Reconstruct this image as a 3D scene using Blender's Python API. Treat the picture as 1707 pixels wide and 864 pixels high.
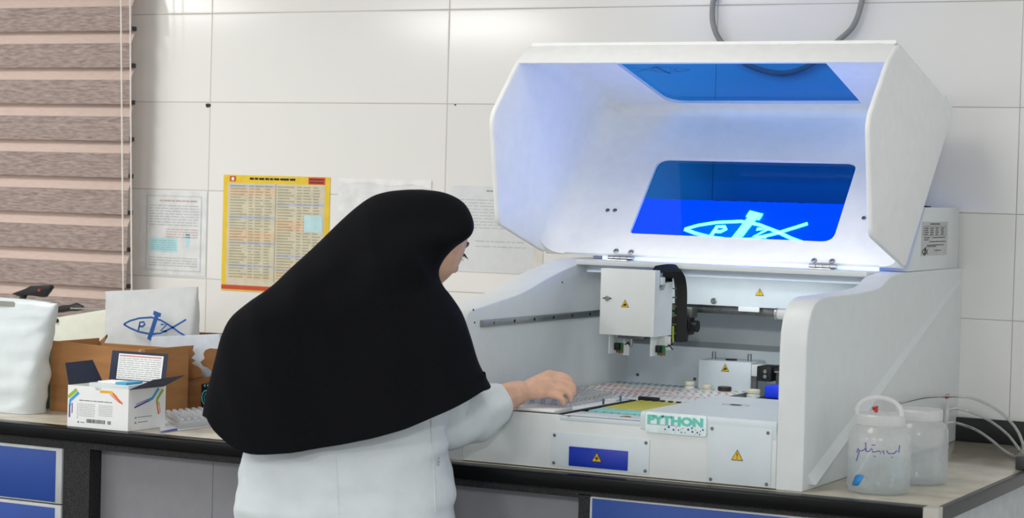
import bpy, bmesh, math, random
from mathutils import Vector, Matrix, noise
random.seed(7)
for _o in list(bpy.data.objects): bpy.data.objects.remove(_o)
SC = bpy.context.scene
COL = SC.collection
# ------------------------------------------------------------------ camera
F = 3569.557
CR = Matrix(((0.8900085789620105, -0.03870240210666036, 0.45429819881350714),
             (0.4551385158596269, 0.01622178097798747, -0.8902728712046651),
             (0.027086172766167076, 0.9991191009549745, 0.0320524780914795)))
CP = Vector((3.66470742, -5.20479125, 1.44773156))
cam = bpy.data.cameras.new('camera'); cam.sensor_fit = 'HORIZONTAL'; cam.sensor_width = 36.0
cam.lens = F / 1707 * 36; cam.clip_start = .05; cam.clip_end = 100
camo = bpy.data.objects.new('camera', cam); COL.objects.link(camo)
camo.matrix_world = Matrix.Translation(CP) @ CR.to_4x4()
cam.dof.use_dof = True; cam.dof.focus_distance = 5.0; cam.dof.aperture_fstop = 6.3
SC.camera = camo
# ------------------------------------------------------------------ light
vs = SC.view_settings
vs.view_transform = 'Standard'; vs.look = 'None'; vs.gamma = 1; vs.use_curve_mapping = False
SC.cycles.transparent_max_bounces = 32
vs.exposure = 0.1
W = bpy.data.worlds.new('room_world'); SC.world = W; W.use_nodes = True
W.node_tree.nodes['Background'].inputs[0].default_value = (.93, .97, 1, 1)
W.node_tree.nodes['Background'].inputs[1].default_value = .95
LAMPS = [  # ceiling panels: x, y, size x, size y, watts
    (-.85, -2.0, .6, 1.2, 42), (1.6, -1.7, .6, 1.2, 3.5), (-1.1, -6.7, .6, 1.2, 50), (1.6, -6.7, .6, 1.2, 90), (4.3, -6.7, .6, 1.2, 150),
    (-6.0, -7.9, 1.2, 1.2, 100), (-4.45, -10.0, 1.2, 1.2, 140)]

LED_UP, LED_IN = 0.36, 0.62   # watts of the analyser's own two light strips
# ------------------------------------------------------------------ helpers
def ray(x, y): return CR @ Vector(((x - 853.5) / F, (432 - y) / F, -1.0))
def at_x(x, y, X): d = ray(x, y); return CP + d * ((X - CP.x) / d.x)
def at_y(x, y, Y): d = ray(x, y); return CP + d * ((Y - CP.y) / d.y)
def at_z(x, y, Z): d = ray(x, y); return CP + d * ((Z - CP.z) / d.z)
def at_pl(x, y, P, N): d = ray(x, y); return CP + d * ((P - CP).dot(N) / d.dot(N))
def lin(h):
    h = h.lstrip('#'); r = []
    for i in (0, 2, 4):
        c = int(h[i:i+2], 16) / 255
        r.append(c / 12.92 if c <= .04045 else ((c + .055) / 1.055) ** 2.4)
    return (*r, 1)
def N(nt, t, **kw):
    n = nt.nodes.new(t)
    for k, v in kw.items(): setattr(n, k, v)
    return n
def mat(name, col, rough=.5, metal=0, var=.04, nscale=30, bump=0, bscale=80, spec=.5, trans=0, ior=1.45, stretch=None, emit=None, estr=0, coat=0, sss=0, subcol=None):
    m = bpy.data.materials.new(name); m.use_nodes = True; nt = m.node_tree; b = nt.nodes['Principled BSDF']
    c = lin(col) if isinstance(col, str) else col
    b.inputs['Roughness'].default_value = rough; b.inputs['Metallic'].default_value = metal
    b.inputs['Specular IOR Level'].default_value = spec; b.inputs['Transmission Weight'].default_value = trans
    b.inputs['IOR'].default_value = ior; b.inputs['Coat Weight'].default_value = coat
    if sss: b.inputs['Subsurface Weight'].default_value = sss; b.inputs['Subsurface Radius'].default_value = (.02, .008, .005); b.inputs['Subsurface Scale'].default_value = .5
    tc = N(nt, 'ShaderNodeTexCoord'); src = tc.outputs['Object']
    if stretch:
        mp = N(nt, 'ShaderNodeMapping'); mp.inputs['Scale'].default_value = stretch
        nt.links.new(src, mp.inputs[0]); src = mp.outputs[0]
    nz = N(nt, 'ShaderNodeTexNoise'); nz.inputs['Scale'].default_value = nscale; nz.inputs['Detail'].default_value = 4
    nt.links.new(src, nz.inputs['Vector'])
    mx = N(nt, 'ShaderNodeMix', data_type='RGBA')
    d = [max(0, x * (1 - var * 2)) for x in c[:3]]; u = [min(1, x * (1 + var * 2)) for x in c[:3]]
    if subcol: d = list(lin(subcol)[:3]); u = list(c[:3])
    mx.inputs['A'].default_value = (*d, 1); mx.inputs['B'].default_value = (*u, 1)
    rp = N(nt, 'ShaderNodeMapRange'); rp.inputs[1].default_value = .3; rp.inputs[2].default_value = .7
    nt.links.new(nz.outputs['Fac'], rp.inputs[0]); nt.links.new(rp.outputs[0], mx.inputs['Factor'])
    nt.links.new(mx.outputs['Result'], b.inputs['Base Color'])
    if bump:
        n2 = N(nt, 'ShaderNodeTexNoise'); n2.inputs['Scale'].default_value = bscale; n2.inputs['Detail'].default_value = 3
        nt.links.new(src, n2.inputs['Vector'])
        bp_ = N(nt, 'ShaderNodeBump'); bp_.inputs['Strength'].default_value = bump; bp_.inputs['Distance'].default_value = .003
        nt.links.new(n2.outputs['Fac'], bp_.inputs['Height']); nt.links.new(bp_.outputs[0], b.inputs['Normal'])
    if emit: b.inputs['Emission Color'].default_value = lin(emit); b.inputs['Emission Strength'].default_value = estr
    return m
def clear_mat(name, tint, gloss=.1, rough=.02, haze=0, hazecol=(.9, .93, .95, 1), thin=True):
    m = bpy.data.materials.new(name); m.use_nodes = True; nt = m.node_tree
    for n in list(nt.nodes): nt.nodes.remove(n)
    out = N(nt, 'ShaderNodeOutputMaterial'); t = N(nt, 'ShaderNodeBsdfTransparent'); t.inputs[0].default_value = tint
    last = t.outputs[0]
    if haze:
        df = N(nt, 'ShaderNodeBsdfDiffuse'); df.inputs[0].default_value = hazecol
        tl = N(nt, 'ShaderNodeBsdfTranslucent'); tl.inputs[0].default_value = hazecol
        a = N(nt, 'ShaderNodeMixShader'); a.inputs[0].default_value = .5
        nt.links.new(df.outputs[0], a.inputs[1]); nt.links.new(tl.outputs[0], a.inputs[2])
        nz = N(nt, 'ShaderNodeTexNoise'); nz.inputs['Scale'].default_value = 12
        mr = N(nt, 'ShaderNodeMapRange'); mr.inputs[3].default_value = haze * .9; mr.inputs[4].default_value = haze * 1.1
        nt.links.new(nz.outputs['Fac'], mr.inputs[0])
        s = N(nt, 'ShaderNodeMixShader'); nt.links.new(mr.outputs[0], s.inputs[0])
        nt.links.new(last, s.inputs[1]); nt.links.new(a.outputs[0], s.inputs[2]); last = s.outputs[0]
    g = N(nt, 'ShaderNodeBsdfGlossy'); g.inputs['Roughness'].default_value = rough
    lw = N(nt, 'ShaderNodeLayerWeight'); lw.inputs[0].default_value = .35
    mr2 = N(nt, 'ShaderNodeMapRange'); mr2.inputs[3].default_value = gloss * .5; mr2.inputs[4].default_value = min(1, gloss * 5)
    nt.links.new(lw.outputs['Facing'], mr2.inputs[0])
    s = N(nt, 'ShaderNodeMixShader'); nt.links.new(mr2.outputs[0], s.inputs[0])
    nt.links.new(last, s.inputs[1]); nt.links.new(g.outputs[0], s.inputs[2]); nt.links.new(s.outputs[0], out.inputs[0])
    return m

class MB:
    """collects solids and builds them as one mesh object"""
    def __init__(s): s.bm = bmesh.new()
    def _faces(s, vs, fs, m):
        bv = [s.bm.verts.new(v) for v in vs]
        r = []
        for f in fs:
            try:
                fc = s.bm.faces.new([bv[i] for i in f]); fc.material_index = m; r.append(fc)
            except ValueError: pass
        return r
    def hexa(s, p, m=0, bev=0, seg=2):
        f = s._faces(p, [(0, 3, 2, 1), (4, 5, 6, 7), (0, 1, 5, 4), (1, 2, 6, 5), (2, 3, 7, 6), (3, 0, 4, 7)], m)
        if bev: s._bev(f, bev, seg, m)
        return s
    def _bev(s, f, bev, seg, m, ang=.5):
        s.bm.normal_update()
        ed = {e for x in f for e in x.edges if len(e.link_faces) == 2 and e.calc_face_angle(0) > ang}
        r = bmesh.ops.bevel(s.bm, geom=list(ed), offset=bev, segments=seg, affect='EDGES', profile=.5, clamp_overlap=True)
        for x in r['faces']: x.material_index = m
    def box(s, x0, x1, y0, y1, z0, z1, m=0, bev=0, seg=2):
        return s.hexa([Vector(q) for q in ((x0, y0, z0), (x1, y0, z0), (x1, y1, z0), (x0, y1, z0), (x0, y0, z1), (x1, y0, z1), (x1, y1, z1), (x0, y1, z1))], m, bev, seg)
    def obox(s, o, ux, uy, uz, m=0, bev=0):
        return s.hexa([o, o + ux, o + ux + uy, o + uy, o + uz, o + ux + uz, o + ux + uy + uz, o + uy + uz], m, bev)
    def prism(s, pts, off, m=0, bev=0, seg=2, ang=.5):
        n = len(pts); off = Vector(off); v = [Vector(p) for p in pts] + [Vector(p) + off for p in pts]
        fs = [tuple(range(n)), tuple(range(2 * n - 1, n - 1, -1))] + [(i, i + n, (i + 1) % n + n, (i + 1) % n) for i in range(n)]
        f = s._faces(v, fs, m)
        if bev: s._bev(f, bev, seg, m, ang)
        return s
    def tube(s, pts, r, n=10, m=0, closed=False, cap=True, flat=1):
        pts = [Vector(p) for p in pts]; k = len(pts)
        rs = r if isinstance(r, (list, tuple)) else [r] * k
        rings = []; prev = None
        for i in range(k):
            a = pts[(i - 1) % k] if (closed or i) else pts[i]; b = pts[(i + 1) % k] if (closed or i < k - 1) else pts[i]
            d = (b - a).normalized()
            if prev is None: e = d.cross(Vector((0, 0, 1)) if abs(d.z) < .9 else Vector((1, 0, 0))).normalized()
            else: e = (prev - d * prev.dot(d)).normalized()
            prev = e; g = d.cross(e)
            rings.append([s.bm.verts.new(pts[i] + (e * math.cos(t) + g * math.sin(t) * flat) * rs[i]) for t in (2 * math.pi * j / n for j in range(n))])
        for i in range(k if closed else k - 1):
            A, B = rings[i], rings[(i + 1) % k]
            for j in range(n):
                f = s.bm.faces.new((A[j], A[(j + 1) % n], B[(j + 1) % n], B[j])); f.material_index = m
        if cap and not closed:
            for q in (rings[0][::-1], rings[-1]):
                f = s.bm.faces.new(q); f.material_index = m
        return s
    def cyl(s, a, b, r, n=16, m=0): return s.tube([a, b], r, n, m)
    def lathe(s, prof, c, n=32, m=0, ax=Vector((0, 0, 1)), ex=Vector((1, 0, 0)), cap=True):
        c = Vector(c); ey = ax.cross(ex)
        rings = [[s.bm.verts.new(c + ax * z + (ex * math.cos(t) + ey * math.sin(t)) * r) for t in (2 * math.pi * j / n for j in range(n))] for r, z in prof]
        for A, B in zip(rings, rings[1:]):
            for j in range(n):
                f = s.bm.faces.new((A[j], A[(j + 1) % n], B[(j + 1) % n], B[j])); f.material_index = m
        if cap:
            f = s.bm.faces.new(rings[0][::-1]); f.material_index = m; f = s.bm.faces.new(rings[-1]); f.material_index = m
        return s
    def loft(s, rings, m=0, cap0=True, cap1=True):
        rr = [[s.bm.verts.new(p) for p in r] for r in rings]; n = len(rr[0])
        for A, B in zip(rr, rr[1:]):
            for j in range(n):
                f = s.bm.faces.new((A[j], A[(j + 1) % n], B[(j + 1) % n], B[j])); f.material_index = m
        if cap0: s.bm.faces.new(rr[0][::-1]).material_index = m
        if cap1: s.bm.faces.new(rr[-1]).material_index = m
        return s
    def poly(s, pts, m=0):
        s._faces([Vector(p) for p in pts], [tuple(range(len(pts)))], m); return s
    def build(s, name, mats, parent=None, ang=35, mods=(), subsurf=0, solid=0, recalc=True):
        if recalc: bmesh.ops.recalc_face_normals(s.bm, faces=s.bm.faces[:])
        me = bpy.data.meshes.new(name); s.bm.to_mesh(me); s.bm.free()
        for m in (mats if isinstance(mats, (list, tuple)) else [mats]): me.materials.append(m)
        me.polygons.foreach_set('use_smooth', [True] * len(me.polygons)); me.set_sharp_from_angle(angle=math.radians(ang))
        o = bpy.data.objects.new(name, me); COL.objects.link(o)
        if parent: o.parent = parent; o.matrix_parent_inverse = Matrix.Translation(-abs_loc(parent))
        if solid:
            q = o.modifiers.new('solid', 'SOLIDIFY'); q.thickness = solid; q.offset = 0
        if subsurf:
            q = o.modifiers.new('sub', 'SUBSURF'); q.levels = q.render_levels = subsurf
        return o
def mw(o):
    M = Matrix.Translation(o.location)
    return mw(o.parent) @ o.matrix_parent_inverse @ M if o.parent else M
def abs_loc(o): return mw(o).translation
def tag(o, label, cat, group=None, kind=None):
    o['label'] = label; o['category'] = cat
    if group: o['group'] = group
    if kind: o['kind'] = kind
    return o
def thing(name, loc, label, cat, group=None):
    o = bpy.data.objects.new(name, None); o.empty_display_size = .05; COL.objects.link(o); o.location = loc
    return tag(o, label, cat, group)
def struct(o): o['kind'] = 'structure'; return o
def rrect(w, h, r, n=5, cx=0, cy=0):
    p = []
    for (sx, sy, a0) in ((1, 1, 0), (-1, 1, 90), (-1, -1, 180), (1, -1, 270)):
        for k in range(n + 1):
            a = math.radians(a0 + 90 * k / n); p.append((cx + sx * (w / 2 - r) + r * math.cos(a), cy + sy * (h / 2 - r) + r * math.sin(a)))
    return p
def round_poly(pts, r, n=5):
    """round the corners of a 2D or 3D polygon"""
    pts = [Vector(p) for p in pts]; out = []
    for i, p in enumerate(pts):
        a = pts[i - 1] - p; b = pts[(i + 1) % len(pts)] - p
        rr = r[i] if isinstance(r, (list, tuple)) else r
        q = min(rr, a.length * .45, b.length * .45)
        A = p + a.normalized() * q; B = p + b.normalized() * q
        for k in range(n + 1):
            t = k / n; out.append(A * (1 - t) ** 2 + p * 2 * t * (1 - t) + B * t * t)
    return out
class Flat:
    """flat markings on a plane: origin, unit axes; every layer sits a little above the one below"""
    def __init__(s, o, ux, uy, nrm, eps=.00025): s.o = Vector(o); s.ux = Vector(ux); s.uy = Vector(uy); s.n = Vector(nrm).normalized(); s.e = eps; s.mb = MB()
    def P(s, x, y, l): return s.o + s.ux * x + s.uy * y + s.n * (s.e * l)
    def rect(s, x0, y0, x1, y1, m=0, l=1): s.mb.poly([s.P(x0, y0, l), s.P(x1, y0, l), s.P(x1, y1, l), s.P(x0, y1, l)], m); return s
    def poly(s, pts, m=0, l=1): s.mb.poly([s.P(x, y, l) for x, y in pts], m); return s
    def disc(s, x, y, r, m=0, l=1, n=16, ry=None): return s.poly([(x + r * math.cos(2 * math.pi * k / n), y + (ry or r) * math.sin(2 * math.pi * k / n)) for k in range(n)], m, l)
    def stroke(s, pts, w, m=0, l=1):
        pts = [Vector(p) for p in pts]
        L = []; R = []
        for i, p in enumerate(pts):
            d = (pts[min(i + 1, len(pts) - 1)] - pts[max(i - 1, 0)]).normalized(); nn = Vector((-d.y, d.x))
            ww = (w[i] if isinstance(w, (list, tuple)) else w) / 2
            L.append(p + nn * ww); R.append(p - nn * ww)
        for i in range(len(pts) - 1): s.poly([L[i], R[i], R[i + 1], L[i + 1]], m, l)
        return s
    def build(s, name, mats, parent=None): return s.mb.build(name, mats, parent, recalc=False)
def arc(cx, cy, rx, ry, a0, a1, n=14): return [(cx + rx * math.cos(math.radians(a0 + (a1 - a0) * k / n)), cy + ry * math.sin(math.radians(a0 + (a1 - a0) * k / n))) for k in range(n + 1)]
def text_obj(body, size, o, ux, uy, m, parent, name, bold=0, sx=1, extrude=.0004, align='LEFT'):
    cu = bpy.data.curves.new('lettering', 'FONT'); cu.body = body; cu.size = size; cu.extrude = extrude; cu.offset = bold; cu.align_x = align; cu.resolution_u = 3
    t = bpy.data.objects.new('lettering_source', cu); COL.objects.link(t)
    me = bpy.data.meshes.new_from_object(t.evaluated_get(bpy.context.evaluated_depsgraph_get()))
    bpy.data.objects.remove(t)
    ux = Vector(ux).normalized(); uy = Vector(uy).normalized(); nn = ux.cross(uy)
    M = Matrix.Translation(o) @ Matrix((ux, uy, nn)).transposed().to_4x4() @ Matrix.Diagonal((sx, 1, 1, 1))
    me.transform(M); me.materials.clear(); me.materials.append(m)
    ob = bpy.data.objects.new(name, me); COL.objects.link(ob)
    if parent: ob.parent = parent; ob.matrix_parent_inverse = Matrix.Translation(-abs_loc(parent))
    return ob
def smooth_path(pts, n=6):
    pts = [Vector(p) for p in pts]; out = []
    for i in range(len(pts) - 1):
        a, b, c, d = pts[max(i - 1, 0)], pts[i], pts[i + 1], pts[min(i + 2, len(pts) - 1)]
        for k in range(n):
            t = k / n
            out.append(.5 * ((2 * b) + (c - a) * t + (2 * a - 5 * b + 4 * c - d) * t * t + (3 * b - a - 3 * c + d) * t ** 3))
    return out + [pts[-1]]
X_, Y_, Z_ = Vector((1, 0, 0)), Vector((0, 1, 0)), Vector((0, 0, 1))

# ------------------------------------------------------------------ materials
M_white = mat('white_powder_coat', '#d6dbdc', .38, var=.01, bump=.03, bscale=600)
M_cool = mat('cool_white_sheet', '#cdd7dc', .42, var=.012, bump=.02, bscale=500)
M_lidin = mat('white_moulded_plastic', '#eff1f1', .42, var=.012)
M_steel = mat('brushed_steel', '#a9abab', .32, 1, .08, 60, stretch=(8, 8, 1))
M_dsteel = mat('dull_steel', '#7b7d7c', .4, 1, .1, 80)
M_black = mat('black_plastic', '#141517', .5, var=.1)
M_rubber = mat('matte_black_rubber', '#0c0c0d', .75, var=.1)
M_blueplate = mat('blue_plate', '#1231a8', .35, var=.02)
M_bluedoor = mat('blue_laminate', '#1d4596', .42, var=.03, nscale=14)
M_yellow = mat('warning_yellow', '#e0b81e', .45)
M_ink = mat('black_ink', '#17171a', .6)
M_grey = mat('grey_ink', '#8d9094', .6)
M_lgrey = mat('light_grey_print', '#bfc3c4', .6)
M_paper = mat('white_paper', '#eceeed', .7, var=.015)
M_wallpaper = mat('thin_white_paper', '#dcdfe2', .6, var=.015)
M_cardb = mat('brown_cardboard', '#a8794b', .8, var=.06, nscale=9, bump=.05, bscale=60, stretch=(1, 1, 6))
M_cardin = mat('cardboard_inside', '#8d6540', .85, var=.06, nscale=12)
M_navy = mat('navy_card', '#232c43', .55, var=.04)
M_carton = mat('glossy_white_card', '#eef0f0', .35, var=.01)
M_bag = mat('white_plastic_film', '#cdd5d7', .33, var=.015, bump=.25, bscale=9, sss=0)
M_bag2 = mat('white_nonwoven_bag', '#c6c9ca', .45, var=.02, bump=.15, bscale=10)
M_logo = mat('blue_print', '#215a9e', .45, var=.03)
M_beige = mat('beige_plastic', '#d3d5c8', .5, var=.02)
M_coat = mat('white_cotton_coat', '#d3dadd', .8, var=.015, bump=.15, bscale=25, spec=.2)
M_veil = mat('black_veil_cloth', '#101114', .85, var=.12, nscale=400, bump=.06, bscale=900, spec=.08)
M_skin = mat('warm_skin', '#d0a78f', .5, var=.06, nscale=40, bump=.1, bscale=220, sss=.12)
M_hair = mat('dark_brown_hair', '#1d1614', .5, var=.2, nscale=200, stretch=(1, 1, .1))
M_lash = mat('dark_lash', '#181214', .6)
M_eye = mat('eye_white', '#e7e2dc', .2)
M_trouser = mat('black_trouser_cloth', '#101114', .85)
M_cyan = mat('cyan_strip', '#8fcfcf', .5)
M_yplate = mat('yellow_green_plate', '#bcb84f', .5, var=.04)
M_led = mat('led_strip', '#dfe8ff', .5, emit='#9dbcf8', estr=.9)
M_sign = mat('lit_engraved_logo', '#dff4ff', .5, emit='#e2f5ff', estr=40)
M_halo = mat('edge_lit_acrylic', '#1f60ff', .4, emit='#2b8cff', estr=.9)
M_wire_g = mat('green_circuit_board', '#2f7a4c', .45, var=.1)
M_red = mat('red_print', '#b8332c', .5)
M_pink = mat('red_ring_print', '#b4475f', .5)
M_ring = [mat('ring_' + n, c, .5) for n, c in (('blue', '#4d6d94'), ('teal', '#6f9f98'), ('yellow', '#c9c27c'), ('rose', '#bf5c70'), ('orange', '#cf9d74'))]
M_cream = mat('cream_cap', '#d9d6bd', .5)
M_bcap = mat('dark_brown_cap', '#2c2423', .45)
M_bottle = mat('pale_reagent_bottle', '#d7dad7', .4)
M_blueblock = mat('bright_blue_block', '#1440ff', .35)  # plain saturated blue, no emission
M_cable = mat('grey_cable_sheath', '#8c8f8e', .45)
M_granite = mat('speckled_granite', '#3a3a3c', .5, nscale=420, subcol='#0c0c0e', spec=.25)
M_edge = mat('black_worktop_edge', '#08090a', .25, var=.1, spec=.18)
M_top = mat('beige_stone_worktop', '#b9b3a4', .16, nscale=14, subcol='#a29b8b')
M_panel = mat('grey_laminate_panel', '#88888d', .5, var=.02)
M_frame = mat('pale_grey_door_edge', '#b7bbbd', .45)
M_floor = mat('grey_floor_tile', '#77756f', .35, nscale=5)
M_ceil = mat('white_ceiling_board', '#e6e6e2', .8)
M_trim = mat('aluminium_corner', '#bdbab2', .35, .4)
M_dblock = mat('dark_grey_end_trim', '#3a3c3e', .35)
G_blue = clear_mat('blue_tinted_acrylic', (.013, .25, .90, 1), .022)
G_clear = clear_mat('clear_plastic', (.95, .96, .98, 1), .2, .06, haze=.22, hazecol=(.95, .96, 1, 1))
G_jar = clear_mat('frosted_jar_plastic', (.96, .97, .97, 1), .05, .2, haze=.30, hazecol=(.99, .99, .98, 1))
G_lid = clear_mat('frosted_cap_plastic', (.95, .95, .95, 1), .06, .25, haze=.5, hazecol=(.95, .96, .96, 1))
G_water = clear_mat('water', (.87, .915, .94, 1), .05, .02)
G_tube = clear_mat('clear_hose', (.9, .92, .92, 1), .3, .05, haze=.12)
G_glass = clear_mat('window_glass', (.95, .97, .97, 1), .06)
M_inkb = mat('violet_marker_ink', '#4b4aa0', .6)
M_tagb = mat('bright_blue_tag', '#2f86c8', .5)
M_wood = None

def tile_material():
    m = bpy.data.materials.new('glazed_wall_tile'); m.use_nodes = True; nt = m.node_tree; b = nt.nodes['Principled BSDF']; L = nt.links.new
    tc = N(nt, 'ShaderNodeTexCoord'); sp = N(nt, 'ShaderNodeSeparateXYZ'); L(tc.outputs['Object'], sp.inputs[0])
    def mth(op, a, bb=None):
        n = N(nt, 'ShaderNodeMath', operation=op)
        for i, v in enumerate((a, bb)):
            if v is None: continue
            if isinstance(v, (int, float)): n.inputs[i].default_value = v
            else: L(v, n.inputs[i])
        return n.outputs[0]
    TW, TH, Z1 = .7946361, .26, 1.6824402
    fx = mth('DIVIDE', mth('ADD', sp.outputs[0], 50 * TW), TW); fz = mth('DIVIDE', mth('ADD', sp.outputs[2], 50 * TH - Z1), TH)
    def edge(f, w): fr = mth('FRACT', f); return mth('MULTIPLY', mth('MINIMUM', fr, mth('SUBTRACT', 1.0, fr)), w)
    dist = mth('MINIMUM', edge(fx, TW), edge(fz, TH))
    gr = N(nt, 'ShaderNodeMapRange'); gr.inputs[1].default_value = .0008; gr.inputs[2].default_value = .0016; gr.inputs[3].default_value = 1; gr.inputs[4].default_value = 0; L(dist, gr.inputs[0])
    cb = N(nt, 'ShaderNodeCombineXYZ'); L(mth('FLOOR', fx), cb.inputs[0]); L(mth('FLOOR', fz), cb.inputs[1])
    wn = N(nt, 'ShaderNodeTexWhiteNoise', noise_dimensions='2D'); L(cb.outputs[0], wn.inputs[0])
    tint = N(nt, 'ShaderNodeMix', data_type='RGBA'); tint.inputs['A'].default_value = lin('#e6e5e2'); tint.inputs['B'].default_value = lin('#ecebe8'); L(wn.outputs['Value'], tint.inputs['Factor'])
    nz = N(nt, 'ShaderNodeTexNoise'); nz.inputs['Scale'].default_value = 3; L(tc.outputs['Object'], nz.inputs['Vector'])
    gc = N(nt, 'ShaderNodeMix', data_type='RGBA'); gc.inputs['A'].default_value = lin('#8f8a7e'); gc.inputs['B'].default_value = lin('#cfccc4'); L(nz.outputs['Fac'], gc.inputs['Factor'])
    mx = N(nt, 'ShaderNodeMix', data_type='RGBA'); L(gr.outputs[0], mx.inputs['Factor']); L(tint.outputs['Result'], mx.inputs['A']); L(gc.outputs['Result'], mx.inputs['B'])
    L(mx.outputs['Result'], b.inputs['Base Color'])
    ro = N(nt, 'ShaderNodeMapRange'); ro.inputs[3].default_value = .1; ro.inputs[4].default_value = .7; L(gr.outputs[0], ro.inputs[0]); L(ro.outputs[0], b.inputs['Roughness'])
    hb = N(nt, 'ShaderNodeMapRange'); hb.inputs[1].default_value = .0006; hb.inputs[2].default_value = .004; L(dist, hb.inputs[0])
    n3 = N(nt, 'ShaderNodeTexNoise'); n3.inputs['Scale'].default_value = 5; L(tc.outputs['Object'], n3.inputs['Vector'])
    hh = mth('ADD', hb.outputs[0], mth('MULTIPLY', n3.outputs['Fac'], .35))
    bp_ = N(nt, 'ShaderNodeBump'); bp_.inputs['Strength'].default_value = .25; bp_.inputs['Distance'].default_value = .001; L(hh, bp_.inputs['Height']); L(bp_.outputs[0], b.inputs['Normal'])
    return m
M_tile = tile_material()

# ------------------------------------------------------------------ the setting
WX0, WX1 = -3.2, 5.2
w = MB(); OX0, OX1, OZ0, OZ1 = -1.75, -.36, 1.02, 2.3
w.box(WX0, OX0, 0, .16, 0, 2.8); w.box(OX1, WX1, 0, .16, 0, 2.8); w.box(OX0, OX1, 0, .16, 0, OZ0); w.box(OX0, OX1, 0, .16, OZ1, 2.8)
wall = struct(w.build('wall_back', M_tile))
for (px, py, r, sx) in ((347, 176, .0095, 1.0), (759, 175, .0032, 1.0)):
    c = at_y(px, py, 0); f = Flat(c, X_, Z_, -Y_, .0006)
    f.poly([(r * (1 + .18 * math.sin(3 * t + 1)) * math.cos(t) * sx, .75 * r * (1 + .15 * math.cos(2 * t)) * math.sin(t)) for t in (2 * math.pi * k / 14 for k in range(14))], 0)
    f.build('drill_hole', mat('rusty_hole', '#3f3728', .9, var=.3, nscale=300), wall)
struct(MB().box(WX0, WX1, -11, .16, -.05, 0).build('floor', M_floor))
struct(MB().box(-9, WX1, -11.2, .16, 2.8, 2.86).build('ceiling', M_ceil))
wf = MB()
for a in ((OX0, OX0 + .04, OZ0, OZ1), (OX1 - .04, OX1, OZ0, OZ1), (OX0, OX1, OZ0, OZ0 + .04), (OX0, OX1, OZ1 - .04, OZ1), (-1.08, -1.04, OZ0, OZ1)): wf.box(a[0], a[1], .08, .13, a[2], a[3], bev=.004)
win = struct(wf.build('window_1', M_frame)); MB().box(OX0 + .04, OX1 - .04, .1, .106, OZ0 + .04, OZ1 - .04).build('window_pane', G_glass, win)
for i, (lx, ly, sx, sy, pw) in enumerate(LAMPS):
    t = thing('ceiling_lamp', (lx, ly, 2.8), 'flat square-edged ceiling light panel, out of the picture above the room', 'ceiling light', 'ceiling light panels')
    MB().box(lx - sx / 2 - .02, lx + sx / 2 + .02, ly - sy / 2 - .02, ly + sy / 2 + .02, 2.775, 2.8, bev=.004).build('lamp_frame', M_frame, t)
    MB().box(lx - sx / 2, lx + sx / 2, ly - sy / 2, ly + sy / 2, 2.771, 2.776).build('diffuser', mat('lamp_diffuser', '#ffffff', .6, emit='#fff8ee', estr=3), t)
    la = bpy.data.lights.new('lamp_light', 'AREA'); la.shape = 'RECTANGLE'; la.size = sx; la.size_y = sy; la.energy = pw; la.color = (1, .985, .965)
    lo = bpy.data.objects.new('lamp_light', la); COL.objects.link(lo); lo.location = (0, 0, -.032); lo.parent = t

# roller blind -----------------------------------------------------------
def blind_mats():
    a = mat('brown_streaked_blind_cloth', '#ab9b95', .75, nscale=26, subcol='#7d6d67', stretch=(1.2, 8, 9), bump=.1, bscale=40)
    m = bpy.data.materials.new('pale_sheer_blind_cloth'); m.use_nodes = True; nt = m.node_tree; b = nt.nodes['Principled BSDF']
    tc = N(nt, 'ShaderNodeTexCoord'); mp = N(nt, 'ShaderNodeMapping'); mp.inputs['Scale'].default_value = (1.5, 8, 14); nt.links.new(tc.outputs['Object'], mp.inputs[0])
    nz = N(nt, 'ShaderNodeTexNoise'); nz.inputs['Scale'].default_value = 22; nt.links.new(mp.outputs[0], nz.inputs['Vector'])
    mx = N(nt, 'ShaderNodeMix', data_type='RGBA'); mx.inputs['A'].default_value = lin('#d6c2b8'); mx.inputs['B'].default_value = lin('#f0dfd6'); nt.links.new(nz.outputs['Fac'], mx.inputs['Factor']); nt.links.new(mx.outputs['Result'], b.inputs['Base Color'])
    b.inputs['Roughness'].default_value = .8
    tl = N(nt, 'ShaderNodeBsdfTranslucent'); nt.links.new(mx.outputs['Result'], tl.inputs[0])
    ms = N(nt, 'ShaderNodeMixShader'); ms.inputs[0].default_value = .42
    nt.links.new(b.outputs[0], ms.inputs[1]); nt.links.new(tl.outputs[0], ms.inputs[2]); nt.links.new(ms.outputs[0], nt.nodes['Material Output'].inputs[0])
    return a, m
M_bl, M_sh = blind_mats()
BX0, BX1 = -1.95, -.222
bt = thing('window_blind', (BX0 / 2 + BX1 / 2, -.07, 1.0), 'brown striped roller blind with pale sheer bands covering the window', 'window blind')
PER = (at_y(100, 73, -.09).z - at_y(100, 435, -.09).z) / 6
zt = at_y(100, 73, -.09).z + 7 * PER
k = 0
z = zt
while z > .98:
    z0 = z - PER * .655
    s = MB().prism([(BX0, -.088, z), (BX0, -.0925, z0), (BX0, -.0905, z0 - .001), (BX0, -.086, z - .001)], (BX1 - BX0, 0, 0), 0)
    s.box(BX1 - .004, BX1 + .004, -.0905, -.072, z0 - .001, z0 + .012, 1)
    s.build('blind_band', [M_bl, M_black], bt)
    MB().prism([(BX0, -.068, z0 + .004), (BX0, -.0895, z0 - PER * .345 + .0005), (BX0, -.0885, z0 - PER * .345 + .0), (BX0, -.067, z0 + .003)], (BX1 - .002 - BX0, 0, 0), 0).build('sheer_band', M_sh, bt)
    z -= PER; k += 1
MB().box(BX0, BX1, -.098, -.062, z - .01, z + .02, bev=.004).build('bottom_rail', M_frame, bt)
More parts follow.
